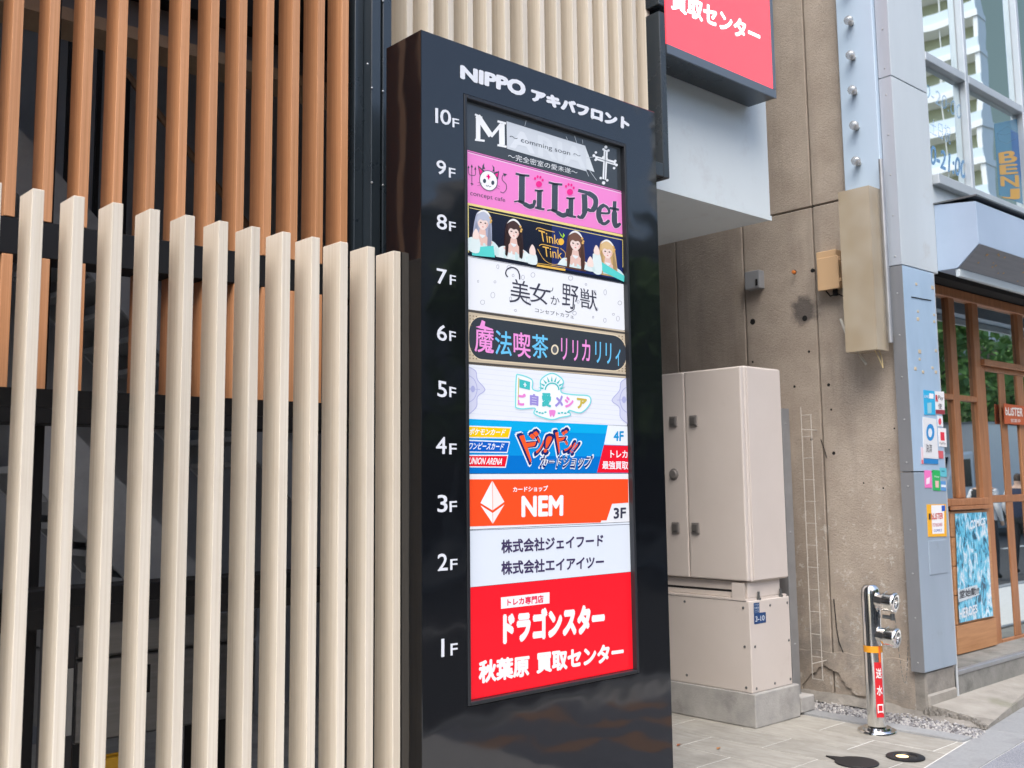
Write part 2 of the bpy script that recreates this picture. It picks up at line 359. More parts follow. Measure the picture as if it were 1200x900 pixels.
for i in range(21):
    for j in range(3): a = i*4+j; soil.f.append((a, a+1, a+5, a+4))
soil.build('rubble_bank', M['oldplaster'], nb)
# cracks, fixings, holes on the wall face
hm = MB(); 
def hole(px, py, r, nm='anchor_hole', mat=None, proud=.0008):
    p = hit(px, py, 0, WX-proud); MB().lathe((WX+.01, p[1], p[2]), (-1, 0, 0), [(0, r*1.05), (.010+proud, r), (.010+proud+.001, r*.6)], 12).build(nm, mat or M['dark'], nb)
for px, py, r in [(882, 377, .024), (943, 373, .022), (882, 424, .009), (948, 412, .010), (931, 453, .010), (977, 531, .013), (971, 451, .012), (951, 515, .010), (1035, 572, .006), (1048, 502, .006), (1042, 527, .005), (974, 480, .008), (931, 319, .018), (952, 317, .016), (1012, 566, .006)]: hole(px, py, r)
MB().lathe((WX-.03, *hit(931, 319, 0, WX-.03)[1:]), (-1, 0, 0), [(0, .013), (.02, .013), (.022, .008)], 10).build('orange_plug', plain('orange_plastic', (.75, .22, .04), .5), nb)
ck = [(975, 694), (976, 720), (981, 745), (984, 765)]
def crack(pts, wd=.006):
    m = MB()
    for (a, b_), (c, d) in zip(pts[:-1], pts[1:]):
        p, q = hit(a, b_, 0, WX-.003), hit(c, d, 0, WX-.003)
        m.tube(p, q, wd, wd*.8, 5)
    m.build('crack', M['dark'], nb)
crack([(977, 702), (979, 722), (980.5, 738), (983, 752), (987, 762), (990, 770)], .0042); crack([(962, 515), (967, 530), (969, 537)], .0035)
# grey junction box and beige box on the wall
def wallbox(name, p0, p1, dx, mat, bev=.006, X=WX):
    a = hit(*p0, 0, X-dx); c = hit(*p1, 0, X-dx)
    return box(name, (X-dx, X+.002, min(a[1], c[1]), max(a[1], c[1]), min(a[2], c[2]), max(a[2], c[2])), mat, nb, bev, 2)
jb = wallbox('junction_box', (872, 319), (890, 337), .07, plain('grey_plastic', (.27, .28, .29), .5))
a = hit(886.5, 330, 0, WX-.074); box('latch', (WX-.078, WX-.069, a[1]-.008, a[1]+.008, a[2]-.03, a[2]+.02), M['dark'], jb)
bb = wallbox('terminal_box', (956, 296), (981, 336), .09, plain('beige_plastic', (.62, .42, .24), .5))
a = hit(982, 312, 0, WX-.09); box('lid', (WX-.10, WX-.088, a[1]-.006, hit(957, 312, 0, WX-.1)[1], a[2]-.16, a[2]+.08), plain('beige_plastic', (.62, .42, .24), .5), bb, .004)
for zz in (.055, -.10): box('hinge', (WX-.095, WX-.02, a[1]-.022, a[1]-.004, a[2]+zz-.014, a[2]+zz+.014), plain('beige_plastic2', (.52, .34, .19), .5), bb, .003)
MB().tube((WX-.04, a[1]+.06, a[2]-.20), (WX-.04, a[1]+.06, a[2]-.14), .018, n=10).build('cable_gland', M['dark'], bb)
def wires(name, pts, r, mat, par):
    m = MB()
    for p, q in zip(pts[:-1], pts[1:]): m.tube(p, q, r, n=6)
    return m.build(name, mat, par)
wires('cable', [hit(968, 341, 0, WX-.04), hit(973, 347, 0, WX-.06), hit(981, 344, 0, WX-.06), hit(990, 348, 0, WX-.05)], .005, M['dark'], bb)

# strip of bulbs
bstrip = plain('pale_blue_paint', (.40, .52, .64), .45)
M['stripblue'] = rich('strip_blue', [(.44, .555, .67), (.48, .60, .715)], (3, 3, 1), (.35, .5), dirt=((.42, .40, .37), 5, .62, .9))
ya, yb2 = 3.50, hit(982, 60, 0, 6.70)[1]
st = box('bulb_strip', (6.70, WX-.0005, ya, yb2, 2.55, 9.4), M['stripblue'], nb, .004)
bulbm = plain('bulb_glass', (.42, .43, .43), .03, .2, spec=1.); bulbm.node_tree.nodes['Principled BSDF'].inputs['Alpha'].default_value = .5
capm = plain('bulb_cap', (.5, .47, .42), .3, .9)
zb = [hit(998, y_, 0, 6.70)[2] for y_ in (28, 70, 111, 152, 194)]
dz_ = (zb[0]-zb[-1])/4; z = zb[-1]-dz_*4; yb = hit(999, 111, 0, 6.66)[1]
zs = []
while z < 7.2: zs.append(z); z += dz_
for z in zs:
    if z < zb[-1]-.1: yy = yb
    bl = MB().lathe((6.701, yb, z), (-1, -.15, .12), [(0, .019), (.022, .021), (.024, .014)], 14).build('bulb_socket', capm, st, smooth=True)
    MB().lathe((6.682, yb-.003, z+.002), (-1, -.15, .12), [(0, .010), (.008, .020), (.022, .030), (.040, .034), (.056, .030), (.067, .017), (.070, .004)], 16).build('bulb', bulbm, st, smooth=True)
# yellowed translucent cover over the lower bulbs
Xb = 6.54
P = hit(1018, 217, 0, Xb); P2 = hit(982, 226, 0, Xb); Q = hit(1020, 410, 0, Xb)
def frosted():
    m, n, l, b = nmat('yellowed_acrylic')
    b.inputs['Base Color'].default_value = (.66, .52, .32, 1); b.inputs['Roughness'].default_value = .18
    b.inputs['Alpha'].default_value = .6; b.inputs['Specular IOR Level'].default_value = .6
    tc = n.new('ShaderNodeTexCoord'); no = n.new('ShaderNodeTexNoise'); no.inputs['Scale'].default_value = 3; l.new(tc.outputs['Object'], no.inputs[0])
    rp = n.new('ShaderNodeValToRGB'); e = rp.color_ramp.elements; e[0].color = (.50, .415, .29, 1); e[1].color = (.60, .53, .41, 1); e[0].position = .35; e[1].position = .65
    l.new(no.outputs[0], rp.inputs[0]); l.new(rp.outputs[0], b.inputs['Base Color'])
    return m
M['acryl'] = frosted()
zt, zq = P[2], Q[2]; y0, y1 = P[1], P2[1]
tb = MB(); t_ = .004
for b_ in [(Xb, Xb+t_, y0, y1, zq, zt), (Xb+t_, 6.698, y0, y0+t_, zq, zt), (Xb+t_, 6.698, y1-t_, y1, zq, zt), (Xb+t_, 6.698, y0+t_, y1-t_, zt-t_, zt), (Xb+t_, 6.698, y0+t_, y1-t_, zq, zq+t_)]: tb.box(*b_)
tb.build('light_cover', M['acryl'], nb)
MB().tube((6.66, y0-.035, zq+.05), (6.66, y0-.035, zt+.2), .016, n=10).build('conduit', M['steel'], nb, smooth=True)
wires('loose_cable', [(6.6, y0+.05, zq), (6.62, y0+.03, zq-.07), (6.64, y0+.02, zq-.12), (6.66, y0+.035, zq-.05), (6.68, y0+.06, zq)], .003, plain('yellow_cable', (.5, .4, .2), .6), nb)
for (p, q) in (((985, 374), (994, 398)), ((1003, 409), (1015, 427))):
    wires('loose_strip', [hit(*p, 0, 6.70), hit(*q, 0, 6.66)], .009, plain('old_white_plastic', (.55, .53, .47), .6), nb)

# corner cladding
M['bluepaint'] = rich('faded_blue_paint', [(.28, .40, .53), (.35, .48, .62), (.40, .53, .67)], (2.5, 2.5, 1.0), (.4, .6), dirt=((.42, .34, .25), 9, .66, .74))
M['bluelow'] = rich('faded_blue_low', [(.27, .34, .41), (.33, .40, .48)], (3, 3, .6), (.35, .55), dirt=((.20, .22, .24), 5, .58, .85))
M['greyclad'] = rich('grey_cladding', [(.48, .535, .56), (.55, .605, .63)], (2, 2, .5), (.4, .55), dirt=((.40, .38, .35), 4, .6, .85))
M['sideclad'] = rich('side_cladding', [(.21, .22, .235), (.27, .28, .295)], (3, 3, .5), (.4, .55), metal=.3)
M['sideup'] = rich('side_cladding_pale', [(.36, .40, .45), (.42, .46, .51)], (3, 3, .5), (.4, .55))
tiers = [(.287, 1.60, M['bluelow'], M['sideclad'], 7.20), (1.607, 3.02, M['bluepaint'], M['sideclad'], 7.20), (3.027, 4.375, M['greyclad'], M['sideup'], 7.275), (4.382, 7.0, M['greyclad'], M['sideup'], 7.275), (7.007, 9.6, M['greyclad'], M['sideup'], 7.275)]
rv = M['darksteel']
for z0, z1, mf, ms, xr in tiers:
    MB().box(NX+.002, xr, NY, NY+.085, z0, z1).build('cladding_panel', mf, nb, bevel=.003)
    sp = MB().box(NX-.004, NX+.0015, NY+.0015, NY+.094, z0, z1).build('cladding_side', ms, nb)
    rvm = MB(); zz = z0+.06
    while zz < z1:
        rvm.lathe((NX-.004, NY+.045, zz), (-1, 0, 0), [(0, .007), (.002, .006), (.004, .002)], 8); zz += .29
    if z0 < 5: rvm.build('rivet_row', M['steel'], sp)
box('corner_foot', (NX+.03, 7.19, NY+.012, NY+.25, 0, .285), M['oldplaster'], nb, .01)
box('corner_foot_block', (NX+.04, 7.18, NY-.002, NY+.1, 0, .14), M['concrete_old'], nb, .01)
MB().tube((7.213, NY+.012, .06), (7.213, NY+.012, 3.5), .009, n=10).build('conduit', plain('white_conduit', (.45, .48, .50), .4), nb, smooth=True)
# service flap on lower cladding and old screw holes
a = hit(1088, 634, 1, NY-.004); c = hit(1111, 671, 1, NY-.004)
fl = box('service_flap', (a[0], c[0], NY-.004, NY+.01, c[2], a[2]), M['bluelow'], nb, .002)
for (x0, y0_, x1, y1_) in [(1068, 348, 1091, 352)]:
    p, q = hit(x0, y0_, 1, NY-.002), hit(x1, y1_, 1, NY-.002); wires('scratch', [p, q], .0035, M['dark'], nb)
rr = random.Random(8); rust = plain('old_glue', (.50, .42, .30), .8)
for k, (px, py) in enumerate([(1074, 333), (1093, 337), (1076, 365), (1076, 374), (1095, 369), (1095, 377), (1078, 412), (1078, 421), (1073, 432), (1082, 436), (1097, 411), (1097, 436), (1093, 431)]):
    p = hit(px, py, 1, NY-.002); s = rr.uniform(.012, .02)
    MB().box(p[0]-s, p[0]+s, NY-.003, NY+.002, p[2]-s*.7, p[2]+s*.7).build('glue_patch', rust, nb, .004)

# ---- upper windows
def glassmat(name, tint, refl, rough=.0):
    m, n, l, b = nmat(name); n.remove(b)
    d = n.new('ShaderNodeBsdfDiffuse'); d.inputs[0].default_value = (*tint, 1)
    g = n.new('ShaderNodeBsdfGlossy'); g.inputs['Roughness'].default_value = rough; g.inputs[0].default_value = (.90, .985, 1, 1)
    fr = n.new('ShaderNodeLayerWeight'); fr.inputs[0].default_value = .35
    mr = n.new('ShaderNodeMapRange'); mr.inputs[3].default_value = refl; mr.inputs[4].default_value = 1.
    l.new(fr.outputs['Fresnel'], mr.inputs[0])
    mx = n.new('ShaderNodeMixShader'); l.new(mr.outputs[0], mx.inputs[0]); l.new(d.outputs[0], mx.inputs[1]); l.new(g.outputs[0], mx.inputs[2])
    tc = n.new('ShaderNodeTexCoord'); no = n.new('ShaderNodeTexNoise'); no.inputs['Scale'].default_value = 1.6; no.inputs['Detail'].default_value = 1
    bu = n.new('ShaderNodeBump'); bu.inputs['Strength'].default_value = .05; bu.inputs['Distance'].default_value = .02
    l.new(tc.outputs['Object'], no.inputs[0]); l.new(no.outputs[0], bu.inputs['Height']); l.new(bu.outputs[0], g.inputs['Normal'])
    l.new(mx.outputs[0], n['Material Output'].inputs[0]); return m
M['glass_up'] = glassmat('upper_glass', (.12, .17, .14), .84)
M['glass_low'] = glassmat('shop_glass', (.02, .022, .02), .62)
alu = rich('window_aluminium', [(.44, .48, .50), (.52, .55, .57)], (3, 3, 3), (.3, .45), metal=.4)
zs1, zt1 = 3.77, 4.64
mull = [7.275, 7.96, 9.05, 10.1, 11.2]
for i in range(4):
    x0 = mull[i]+(.0 if i == 0 else .028); x1 = mull[i+1]-.035
    for z0, z1 in ((zs1, zt1), (zt1+.07, 6.6)):
        box('window_pane', (x0+.002, x1-.002, NY+.05, NY+.06, z0+.002, z1-.002), M['glass_up'], nb)
    MB().box(x1+.008, x1+.062, NY-.004, NY+.08, zs1, 9.5).build('mullion', alu, nb, bevel=.006)
    MB().box(x0, x1, NY-.005, NY+.08, zt1, zt1+.068).build('transom', alu, nb, bevel=.005)
box('window_sill', (7.28, 13, NY-.045, NY+.08, 3.69, 3.768), alu, nb, .006)
box('apron_panel', (7.28, 13, NY+.01, NY+.2, 3.31, 3.687), M['greyclad'], nb)
box('upper_spandrel', (7.28, 13, NY+.0, NY+.2, 6.605, 9.5), M['greyclad'], nb)

# ---- awning
AX = 7.268
aw = [(NY-.001, 3.535), (3.097, 3.50), (3.093, 3.195), (3.255, 3.045), (NY-.001, 3.045)]
M['awnblue'] = rich('awning_blue', [(.33, .42, .54), (.38, .475, .60)], (2, 2, 2), (.35, .5), dirt=((.3, .3, .3), 6, .66, .85))
MB().prism(aw, 0, AX, 13).build('awning', M['awnblue'], nb, bevel=.002)
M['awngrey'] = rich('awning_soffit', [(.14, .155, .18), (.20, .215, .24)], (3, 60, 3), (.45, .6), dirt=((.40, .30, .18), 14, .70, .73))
def zat(px, py, y): return hit(px, py, 1, y)[2]
n_ = Vector((0, -(3.195-3.045), -(3.255-3.093))).normalized()
m = MB(); o1 = .006
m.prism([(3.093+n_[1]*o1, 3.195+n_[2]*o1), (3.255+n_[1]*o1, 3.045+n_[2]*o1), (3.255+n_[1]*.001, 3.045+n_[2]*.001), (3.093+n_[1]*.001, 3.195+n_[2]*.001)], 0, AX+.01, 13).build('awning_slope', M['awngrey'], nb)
box('awning_lip', (AX+.01, 13, 3.245, 3.275, 2.985, 3.042), plain('lip_white', (.52, .58, .60), .5), nb, .003)
MB().box(AX-.008, 13, 3.085, 3.40, 3.537, 3.548).build('awning_flashing', M['darksteel'], nb)
rsp = random.Random(4); spot = plain('rust_spot', (.48, .30, .12), .8)
for k in range(26):
    xx = AX+.12+rsp.random()*1.5; t = rsp.uniform(.08, .92)
    yy, zz = 3.093+(3.255-3.093)*t, 3.195+(3.045-3.195)*t; s = rsp.uniform(.008, .016)
    MB().quad(*[(xx+u*s, yy+n_[1]*.0085+v*s*.6*.73, zz+n_[2]*.0085-v*s*.6*.68) for u, v in ((-1, -1), (1, -1), (1, 1), (-1, 1))]).build('rust_spot', spot, nb)
# soffit under the awning
box('shop_soffit', (7.282, 13, NY+.012, 4.0, zat(1140, 338, 3.78)+.03, zat(1140, 338, 3.78)+.07), plain('soffit_grey', (.20, .20, .195), .7), nb, .003)
bx_ = hit(1185, 352, 1, 3.42)

# ---- shop front, timber
DY = 3.78
M['timber'] = rich('shop_timber', [(.30, .12, .045), (.38, .165, .07), (.45, .21, .10)], (50, 50, 3), (.4, .55), bump=.1, bscale=90, rand=.08)
M['plank'] = rich('shop_plank', [(.36, .17, .07), (.44, .22, .10), (.50, .26, .12)], (3, 60, 50), (.5, .65), bump=.1, bscale=90, rand=.08)
sf = bpy.data.objects.new('shop_front', None); COL.objects.link(sf); sf.parent = nb; ORG[sf] = ORG[nb]; sf['label'] = 'brown timber shop front with tall reflective panes and a plank apron'
def xat(px, py, y=DY): return hit(px, py, 1, y)[0]
def zat(px, py, y=DY): return hit(px, py, 1, y)[2]
zh = zat(1140, 351); zm = zat(1130, 467); zl = zat(1130, 588); zd = zat(1175, 429); zdm = zat(1180, 584); zdb = zat(1185, 750); z_p = zat(1140, 594)
x1a, x1b = xat(1113, 400), xat(1121, 400)   # approx; refined from mid-height
mA = (xat(1115, 465), xat(1122, 465)); mB = (xat(1143.5, 480), xat(1150.5, 480)); mBd = (xat(1151, 500), xat(1156.5, 500))
mC = (xat(1173, 500), xat(1180, 500)); mD = (xat(1191, 400), xat(1197.5, 400))
XL, XR = xat(1099, 520), 12.2
def post(x0, x1, z0, z1, y0=DY-.02, y1=DY+.05): return MB().box(x0, x1, y0, y1, z0, z1).build('frame_post', M['timber'], sf, bevel=.004)
def rail(x0, x1, zc, h, y0=DY-.018, y1=DY+.045): return MB().box(x0, x1, y0, y1, zc-h/2, zc+h/2).build('frame_rail', M['timber'], sf, bevel=.004)
zfloor = zat(1180, 757)
rail(XL, XR, zh, .08, DY-.03, DY+.06)
post(*mA, zl+.03, zh-.036); post(mB[0], mB[1], zfloor, zh-.036); post(*mD, zd+.03, zh-.036)
rail(XL, mA[0]-.001, zm, .045); rail(mA[1]+.001, mB[0]-.001, zm, .045); rail(XL, mB[0]-.001, zl, .055, DY-.06, DY+.05)
rail(mB[1]+.001, XR, zd, .05, DY-.05, DY+.05)
dr = mB[1]+.003
post(dr, mBd[1], zfloor+.02, zd-.026, DY-.012, DY+.035); post(mC[0], mC[1], zdb+.026, zd-.07, DY-.008, DY+.03)
rail(mBd[1]+.001, XR, zd-.048, .04, DY-.012, DY+.035)
rail(mBd[1]+.001, XR, zdm, .06, DY-.013, DY+.036); rail(mBd[1]+.001, XR, zdb, .05, DY-.013, DY+.036)
mE = (xat(1199, 600)+.02, xat(1199, 600)+.16); post(*mE, zdb+.026, zd-.07, DY-.014, DY+.037)
post(XL, XL+.02, .2, zh-.036)
g = M['glass_low']
def pane(x0, x1, z0, z1, y=DY+.01): box('glass_pane', (x0+.001, x1-.001, y, y+.006, z0+.001, z1-.001), g, sf)
pane(XL+.02, mA[0], zl+.028, zm-.023); pane(XL+.02, mA[0], zm+.023, zh-.036); pane(mA[1], mB[0], zl+.028, zm-.023); pane(mA[1], mB[0], zm+.023, zh-.036)
pane(mB[1], mD[0], zd+.026, zh-.036); pane(mD[1], XR, zd+.026, zh-.036)
pane(mBd[1], mC[0], zdm+.031, zd-.069, DY); pane(mC[1], mE[0], zdm+.031, zd-.069, DY); pane(mE[1], XR, zdm+.031, zd-.069, DY)
pane(mBd[1], mC[0], zdb+.026, zdm-.031, DY); pane(mC[1], mE[0], zdb+.026, zdm-.031, DY); pane(mE[1], XR, zdb+.026, zdm-.031, DY)
# plank apron under the window
zpb = zat(1123, 765); nP = 5; hP = (z_p-zpb)/nP
rail(XL+.0, mB[0]-.001, z_p-.0, .03, DY-.075, DY-.061)
for k in range(nP): MB().box(XL+.022, mB[0]-.002, DY-.055, DY-.01, zpb+k*hP+.003, zpb+(k+1)*hP-.003-(.02 if k == nP-1 else 0)).build('plank', M['plank'], sf, bevel=.003)
box('plank_backing', (XL+.022, mB[0]-.002, DY-.009, DY+.03, zpb, z_p-.02), M['dark'], sf)
# step and metal sill
zst = zat(1123, 786, 3.42)
box('shop_step', (7.225, 13, 3.415, 4.0, 0, zst-.012), rich('step_concrete', [(.19, .19, .175), (.27, .265, .245)], (6, 6, 6), (.85, .95), bump=.3, dirt=((.09, .09, .08), 5, .5, .75)), nb, .005)
box('step_nosing', (7.226, 13, 3.408, 3.455, zst-.028, zst+.004), M['steel'], nb, .004)

# ================================================================ OWN BUILDING (left / centre)
YS = 3.2                     # totem front
FY = YS+.133                 # white fence slat fronts
BY = 3.80                    # louvre plane
SW, SD, PITCH_ = .036, .122, .125
bd = thing('office_building', 'tall building with a white canopy block and dark recessed ground floor', 'building', (3, 4, 0))
CY = 3.95; cxr = 6.02
cz = hit(903.3, 258.3, 1, CY)[2]
cxr = hit(903.3, 258.3, 1, CY)[0]
box('canopy_block', (4.70, cxr, CY, 7.0, cz, 9.5), M['soffit'], bd, .004)
MB().box(4.71, cxr+.004, CY-.006, CY-.0005, cz-.003, cz+.03).build('canopy_drip_edge', M['soffit'], bd)
intm = rich('interior_grey', [(.22, .23, .245), (.31, .32, .335)], (1.5, 1.5, 1.5), (.7, .9), dirt=((.22, .22, .23), 2, .5, .8))
box('inner_side_wall', (4.60, 4.69, 4.1, 7.5, 0, 7), intm, bd)
box('inner_back_wall', (-3, 4.59, 6.9, 7.1, 0, 7), intm, bd)
box('passage_end_wall', (4.7, 6.7, 7.2, 7.4, 0, 9), intm, bd)
box('inner_left_wall', (-3.1, -3.01, 3.9, 7.1, 0, 7), intm, bd)
box('upper_shade_wall', (-3, 4.69, 4.02, 7.5, 5.6, 24), M['soffit'], bd)  # unseen upper mass, added to keep the interior dark and shade the street
box('upper_shade_wall', (4.70, cxr, CY+.05, 7.5, 9.51, 24), M['soffit'], bd)  # same added shading mass, out of view above the canopy block
fl_ = box('inner_floor', (-3, 4.59, 3.9, 6.89, -.011, .001), M['plinth'], bd)
# grey beam with brown flange behind the brown slats
def yzat(px, py, y): p = hit(px, py, 1, y); return p[0], p[2]
za = hit(150, 38, 1, 4.6)[2]; zb_ = hit(150, 60, 1, 4.6)[2]
z1_, z2_ = hit(100, 20, 1, 4.6)[2], hit(100, 32, 1, 4.6)[2]
bz = hit(150, 48, 1, 4.6)[2]
box('floor_beam', (-2.9, 4.58, 4.6, 4.75, bz+.06, bz+.20), rich('beam_grey', [(.10, .10, .10), (.14, .135, .13)], (4, 4, 4), (.6, .8)), bd)
box('beam_flange', (-2.9, 4.58, 4.56, 4.78, bz, bz+.058), rich('beam_rust', [(.22, .15, .09), (.30, .21, .13)], (9, 9, 9), (.6, .8)), bd)
box('black_band', (-2.9, 4.58, 4.50, 4.62, bz+.205, bz+.62), M['black'], bd)

# brown louvre
sl0 = MB().box(-SW, 0, 0, SD, 0, 1).mesh('slat_unit')
def slat_mesh(h, nm, mat):
    me = MB().box(-SW, 0, 0, SD, 0, h).mesh(nm, bevel=.0016); me.materials.append(mat); return me
def add_slats(parent, xs, y, z0, h, mat, nm='slat'):
    me = slat_mesh(h, nm, mat)
    for x in xs:
        o = bpy.data.objects.new(nm, me); COL.objects.link(o); o.parent = parent
        o.location = Vector((x, y, z0))-ORG[parent]
def zB(px, py): return hit(px, py, 1, BY)[2]
b1t, b1b = (zB(2, 252.5)+zB(235, 287))/2, (zB(2, 296)+zB(235, 327))/2
b2t, b2b = (zB(5, 453)+zB(225, 466))/2, (zB(5, 495)+zB(225, 502))/2
b3t, b3b = (zB(5, 691)+zB(225, 682))/2, (zB(5, 731)+zB(225, 718))/2
lv = thing('brown_louvre_screen', 'tall brown wood slat screen on black beams behind the pale slat fence', 'louvre screen', (1.6, BY, 0))
xr0 = hit(409, 0, 1, BY)[0]
bxs = [xr0-PITCH_*i for i in range(22)]
add_slats(lv, bxs, BY, b1t, 6.2-b1t, M['brown']); add_slats(lv, bxs, BY, b2t, b1b-b2t, M['brown'])
for t, b_ in ((b1t, b1b), (b2t, b2b), (b3t, b3b)):
    MB().box(-2.5, xr0+.03, BY+.002, BY+.15, b_+.001, t-.001).build('beam', M['black'], lv, bevel=.003)
px_ = hit(53.5, 420, 1, BY+.1)[0]
for xx in (px_, px_-1.5): MB().box(xx-.025, xx+.025, BY+.151, BY+.23, 0, 6).build('beam_post', M['black'], lv, bevel=.003)
# black column between brown and white louvres
ca, cb, cc = hit(413, 100, 1, BY)[0], hit(429, 100, 1, BY-.02)[0], hit(459, 100, 1, BY-.06)[0]
colm = thing('black_column', 'black steel column between the brown and white slat screens', 'column', (cb, BY, 0))
MB().box(xr0+.034, cb, BY+.0, BY+.2, 0, 6.2).build('flange', M['bluebk'], colm, bevel=.003)
xm = cb+.52*(cc-cb)
MB().box(cb+.002, xm-.006, BY-.06, BY+.2, 0, 6.2).build('column_face', M['bluebk'], colm, bevel=.003)
MB().box(xm+.006, cc, BY-.06, BY+.2, 0, 6.2).build('column_face', M['bluebk'], colm, bevel=.003)
box('column_core', (xm-.006, xm+.006, BY-.03, BY+.19, 0, 6.2), M['dark'], colm)
for px, py in [(431, 75), (436, 103), (436, 214), (449, 107), (449, 217), (449, 1)]:
    p = hit(px, py, 1, BY-.061); MB().lathe((p[0], BY-.0605, p[2]), (0, -1, 0), [(0, .006), (.002, .005), (.0035, .002)], 8).build('screw', M['steel'], colm)

# upper white louvre in its black frame
FRY = 3.70
fbz = hit(784, 209, 1, FRY)[2]; fxr = hit(785, 208, 1, FRY)[0]; fxi = hit(775.5, 120, 1, FRY)[0]
wlv = thing('pale_louvre_screen', 'pale wood slat screen in a black steel frame above the totem sign', 'louvre screen', (3.7, BY, fbz))
wx0 = 2.851
wxs = [wx0+PITCH_*i for i in range(-1, 15)]
add_slats(wlv, wxs, BY, fbz+.085, 6.1-fbz, M['maple'])
ftz = (hit(776, 14, 1, FRY)[2]+hit(771, 4, 1, FRY)[2])/2
MB().box(fxi, fxr, FRY, CY-.01, fbz, ftz-.02).build('frame_side', M['bluebk'], wlv, bevel=.004)
MB().box(fxi, fxr, FRY, CY-.01, ftz+.02, 6.2).build('frame_side', M['bluebk'], wlv, bevel=.004)
MB().box(cc+.01, fxi-.002, FRY, CY-.01, fbz, fbz+.08).build('frame_rail', M['bluebk'], wlv, bevel=.004)
box('back_sheet', (cc+.005, fxi-.003, BY+SD+.002, BY+SD+.02, fbz+.082, 6.15), plain('back_sheet', (.62, .54, .44), .6), wlv)

# white fence slats
fence = thing('pale_slat_fence', 'fence of tall pale wood slats standing left of the black totem sign', 'fence', (1.6, FY, 0))
ftop = 2.484
add_slats(fence, [2.4385-PITCH_*i for i in range(18)], FY, 0.0, ftop, M['maple'])
for zz in (b2t-.06, b3t-.06, .2):
    MB().box(.2, 2.43, FY+SD+.001, FY+SD+.03, zz-.03, zz+.03).build('fence_rail', M['black'], fence)

# ---- things behind the fence
stc = rich('stair_steel', [(.26, .27, .28), (.34, .35, .36)], (3, 3, 3), (.45, .65), dirt=((.2, .2, .2), 4, .5, .8))
stair = thing('steel_stair', 'dark steel staircase behind the slat screens', 'staircase', (2.6, 5.6, 0))
A = hit(147, 85, 1, 5.6); B_ = hit(283, 255, 1, 5.6)
dv = (B_-A)/np.linalg.norm(B_-A)
def rl(p, q, r, nm, mt): return MB().tube(p, q, r, n=8).build(nm, mt, stair, smooth=True)
P0, P1 = A-dv*1.3, B_+dv*.5
rl(P0, P1, .022, 'handrail', plain('rail_brown', (.20, .12, .07), .5))
k = 0; L_ = np.linalg.norm(P1-P0)
while k*.22 < L_:
    p = P0+dv*k*.22; MB().box(p[0]-.012, p[0]+.012, 5.588, 5.612, p[2]-1.0, p[2]).build('baluster', M['black'], stair); k += 1
off = np.array([0, 0, -1.0])
def strin(y0, p, q, h, nm='stringer'): MB().prism([(p[0], p[2]), (q[0], q[2]), (q[0], q[2]-h), (p[0], p[2]-h)], 1, y0, y0+.03).build(nm, stc, stair)
strin(5.57, P0+off, P1+off, .34); strin(6.5, P0+off, P1+off, .34)
nT = 14
for i in range(nT):
    p = P0+(P1-P0)*(i+.5)/nT; MB().box(p[0]-.14, p[0]+.14, 5.601, 6.499, p[2]-1.2, p[2]-1.17).build('tread', stc, stair)
# lower flight, descending to the right
C0, C1 = hit(96, 520, 1, 5.0), hit(262, 700, 1, 5.0); d2 = (C1-C0)
C0 = C0-d2*.3; C1 = C1+d2*.25
strin(4.95, C0, C1, .42); strin(5.5, C0, C1, .42)
for i in range(9):
    p = C0+(C1-C0)*(i+.5)/9; MB().box(p[0]-.15, p[0]+.15, 4.981, 5.499, p[2]-.3, p[2]-.27).build('tread', stc, stair)
    MB().box(p[0]+.12, p[0]+.14, 4.981, 5.499, p[2]-.5, p[2]-.3).build('riser', stc, stair)
box('landing', (.4, C0[0]+.05, 4.95, 6.4, C0[2]-.08, C0[2]), stc, stair)
for xx in (.6, C0[0]-.05): box('landing_post', (xx, xx+.06, 4.97, 5.03, 0, C0[2]-.081), M['black'], stair)
# stainless chest with lid and grip slot
stl = rich('brushed_stainless', [(.20, .20, .20), (.28, .28, .28)], (1.5, 40, 40), (.3, .45), metal=.8)
cy_ = 4.35
x0, x1 = hit(88, 800, 1, cy_)[0], hit(300, 800, 1, cy_)[0]
zt_, zl_, zb0 = hit(130, 728, 1, cy_)[2], hit(130, 768, 1, cy_)[2], hit(130, 866, 1, cy_)[2]
ch = thing('stainless_chest', 'brushed stainless steel chest with a black grip slot behind the slat fence', 'chest', ((x0+x1)/2, cy_, 0))
box('body', (x0, x1, cy_, cy_+.55, zb0, zl_-.006), stl, ch, .008); box('lid', (x0-.005, x1, cy_-.012, cy_+.56, zl_, zt_), stl, ch, .01)
p, q = hit(171, 779, 1, cy_-.003), hit(175.5, 811, 1, cy_-.003); box('grip_slot', (p[0], q[0], cy_-.004, cy_+.01, q[2], p[2]), M['dark'], ch)
for xx in (x0+.05, x1-.1): box('foot', (xx, xx+.05, cy_+.05, cy_+.5, 0.001, zb0-.001), M['black'], ch)
p = hit(132, 885, 1, 4.3)
yc = thing('yellow_crate', 'yellow plastic crate on the floor behind the slat fence', 'crate', (p[0], 4.4, 0))
zc_ = p[2]; ym = plain('yellow_plastic', (.75, .40, .02), .45)
for b_ in [(p[0]-.075, p[0]+.075, 4.26, 4.28, .002, zc_), (p[0]-.075, p[0]+.075, 4.32, 4.34, .002, zc_), (p[0]-.075, p[0]-.06, 4.281, 4.319, .002, zc_), (p[0]+.06, p[0]+.075, 4.281, 4.319, .002, zc_)]: box('crate_wall', b_, ym, yc, .003)
box('crate_bottom', (p[0]-.059, p[0]+.059, 4.281, 4.319, .002, .02), ym, yc)
p = hit(64, 800, 1, 4.2)
mb_ = thing('meter_cabinet', 'narrow dark grey metal cabinet with a white label beside the stainless chest', 'cabinet', (p[0], 4.2, 0))
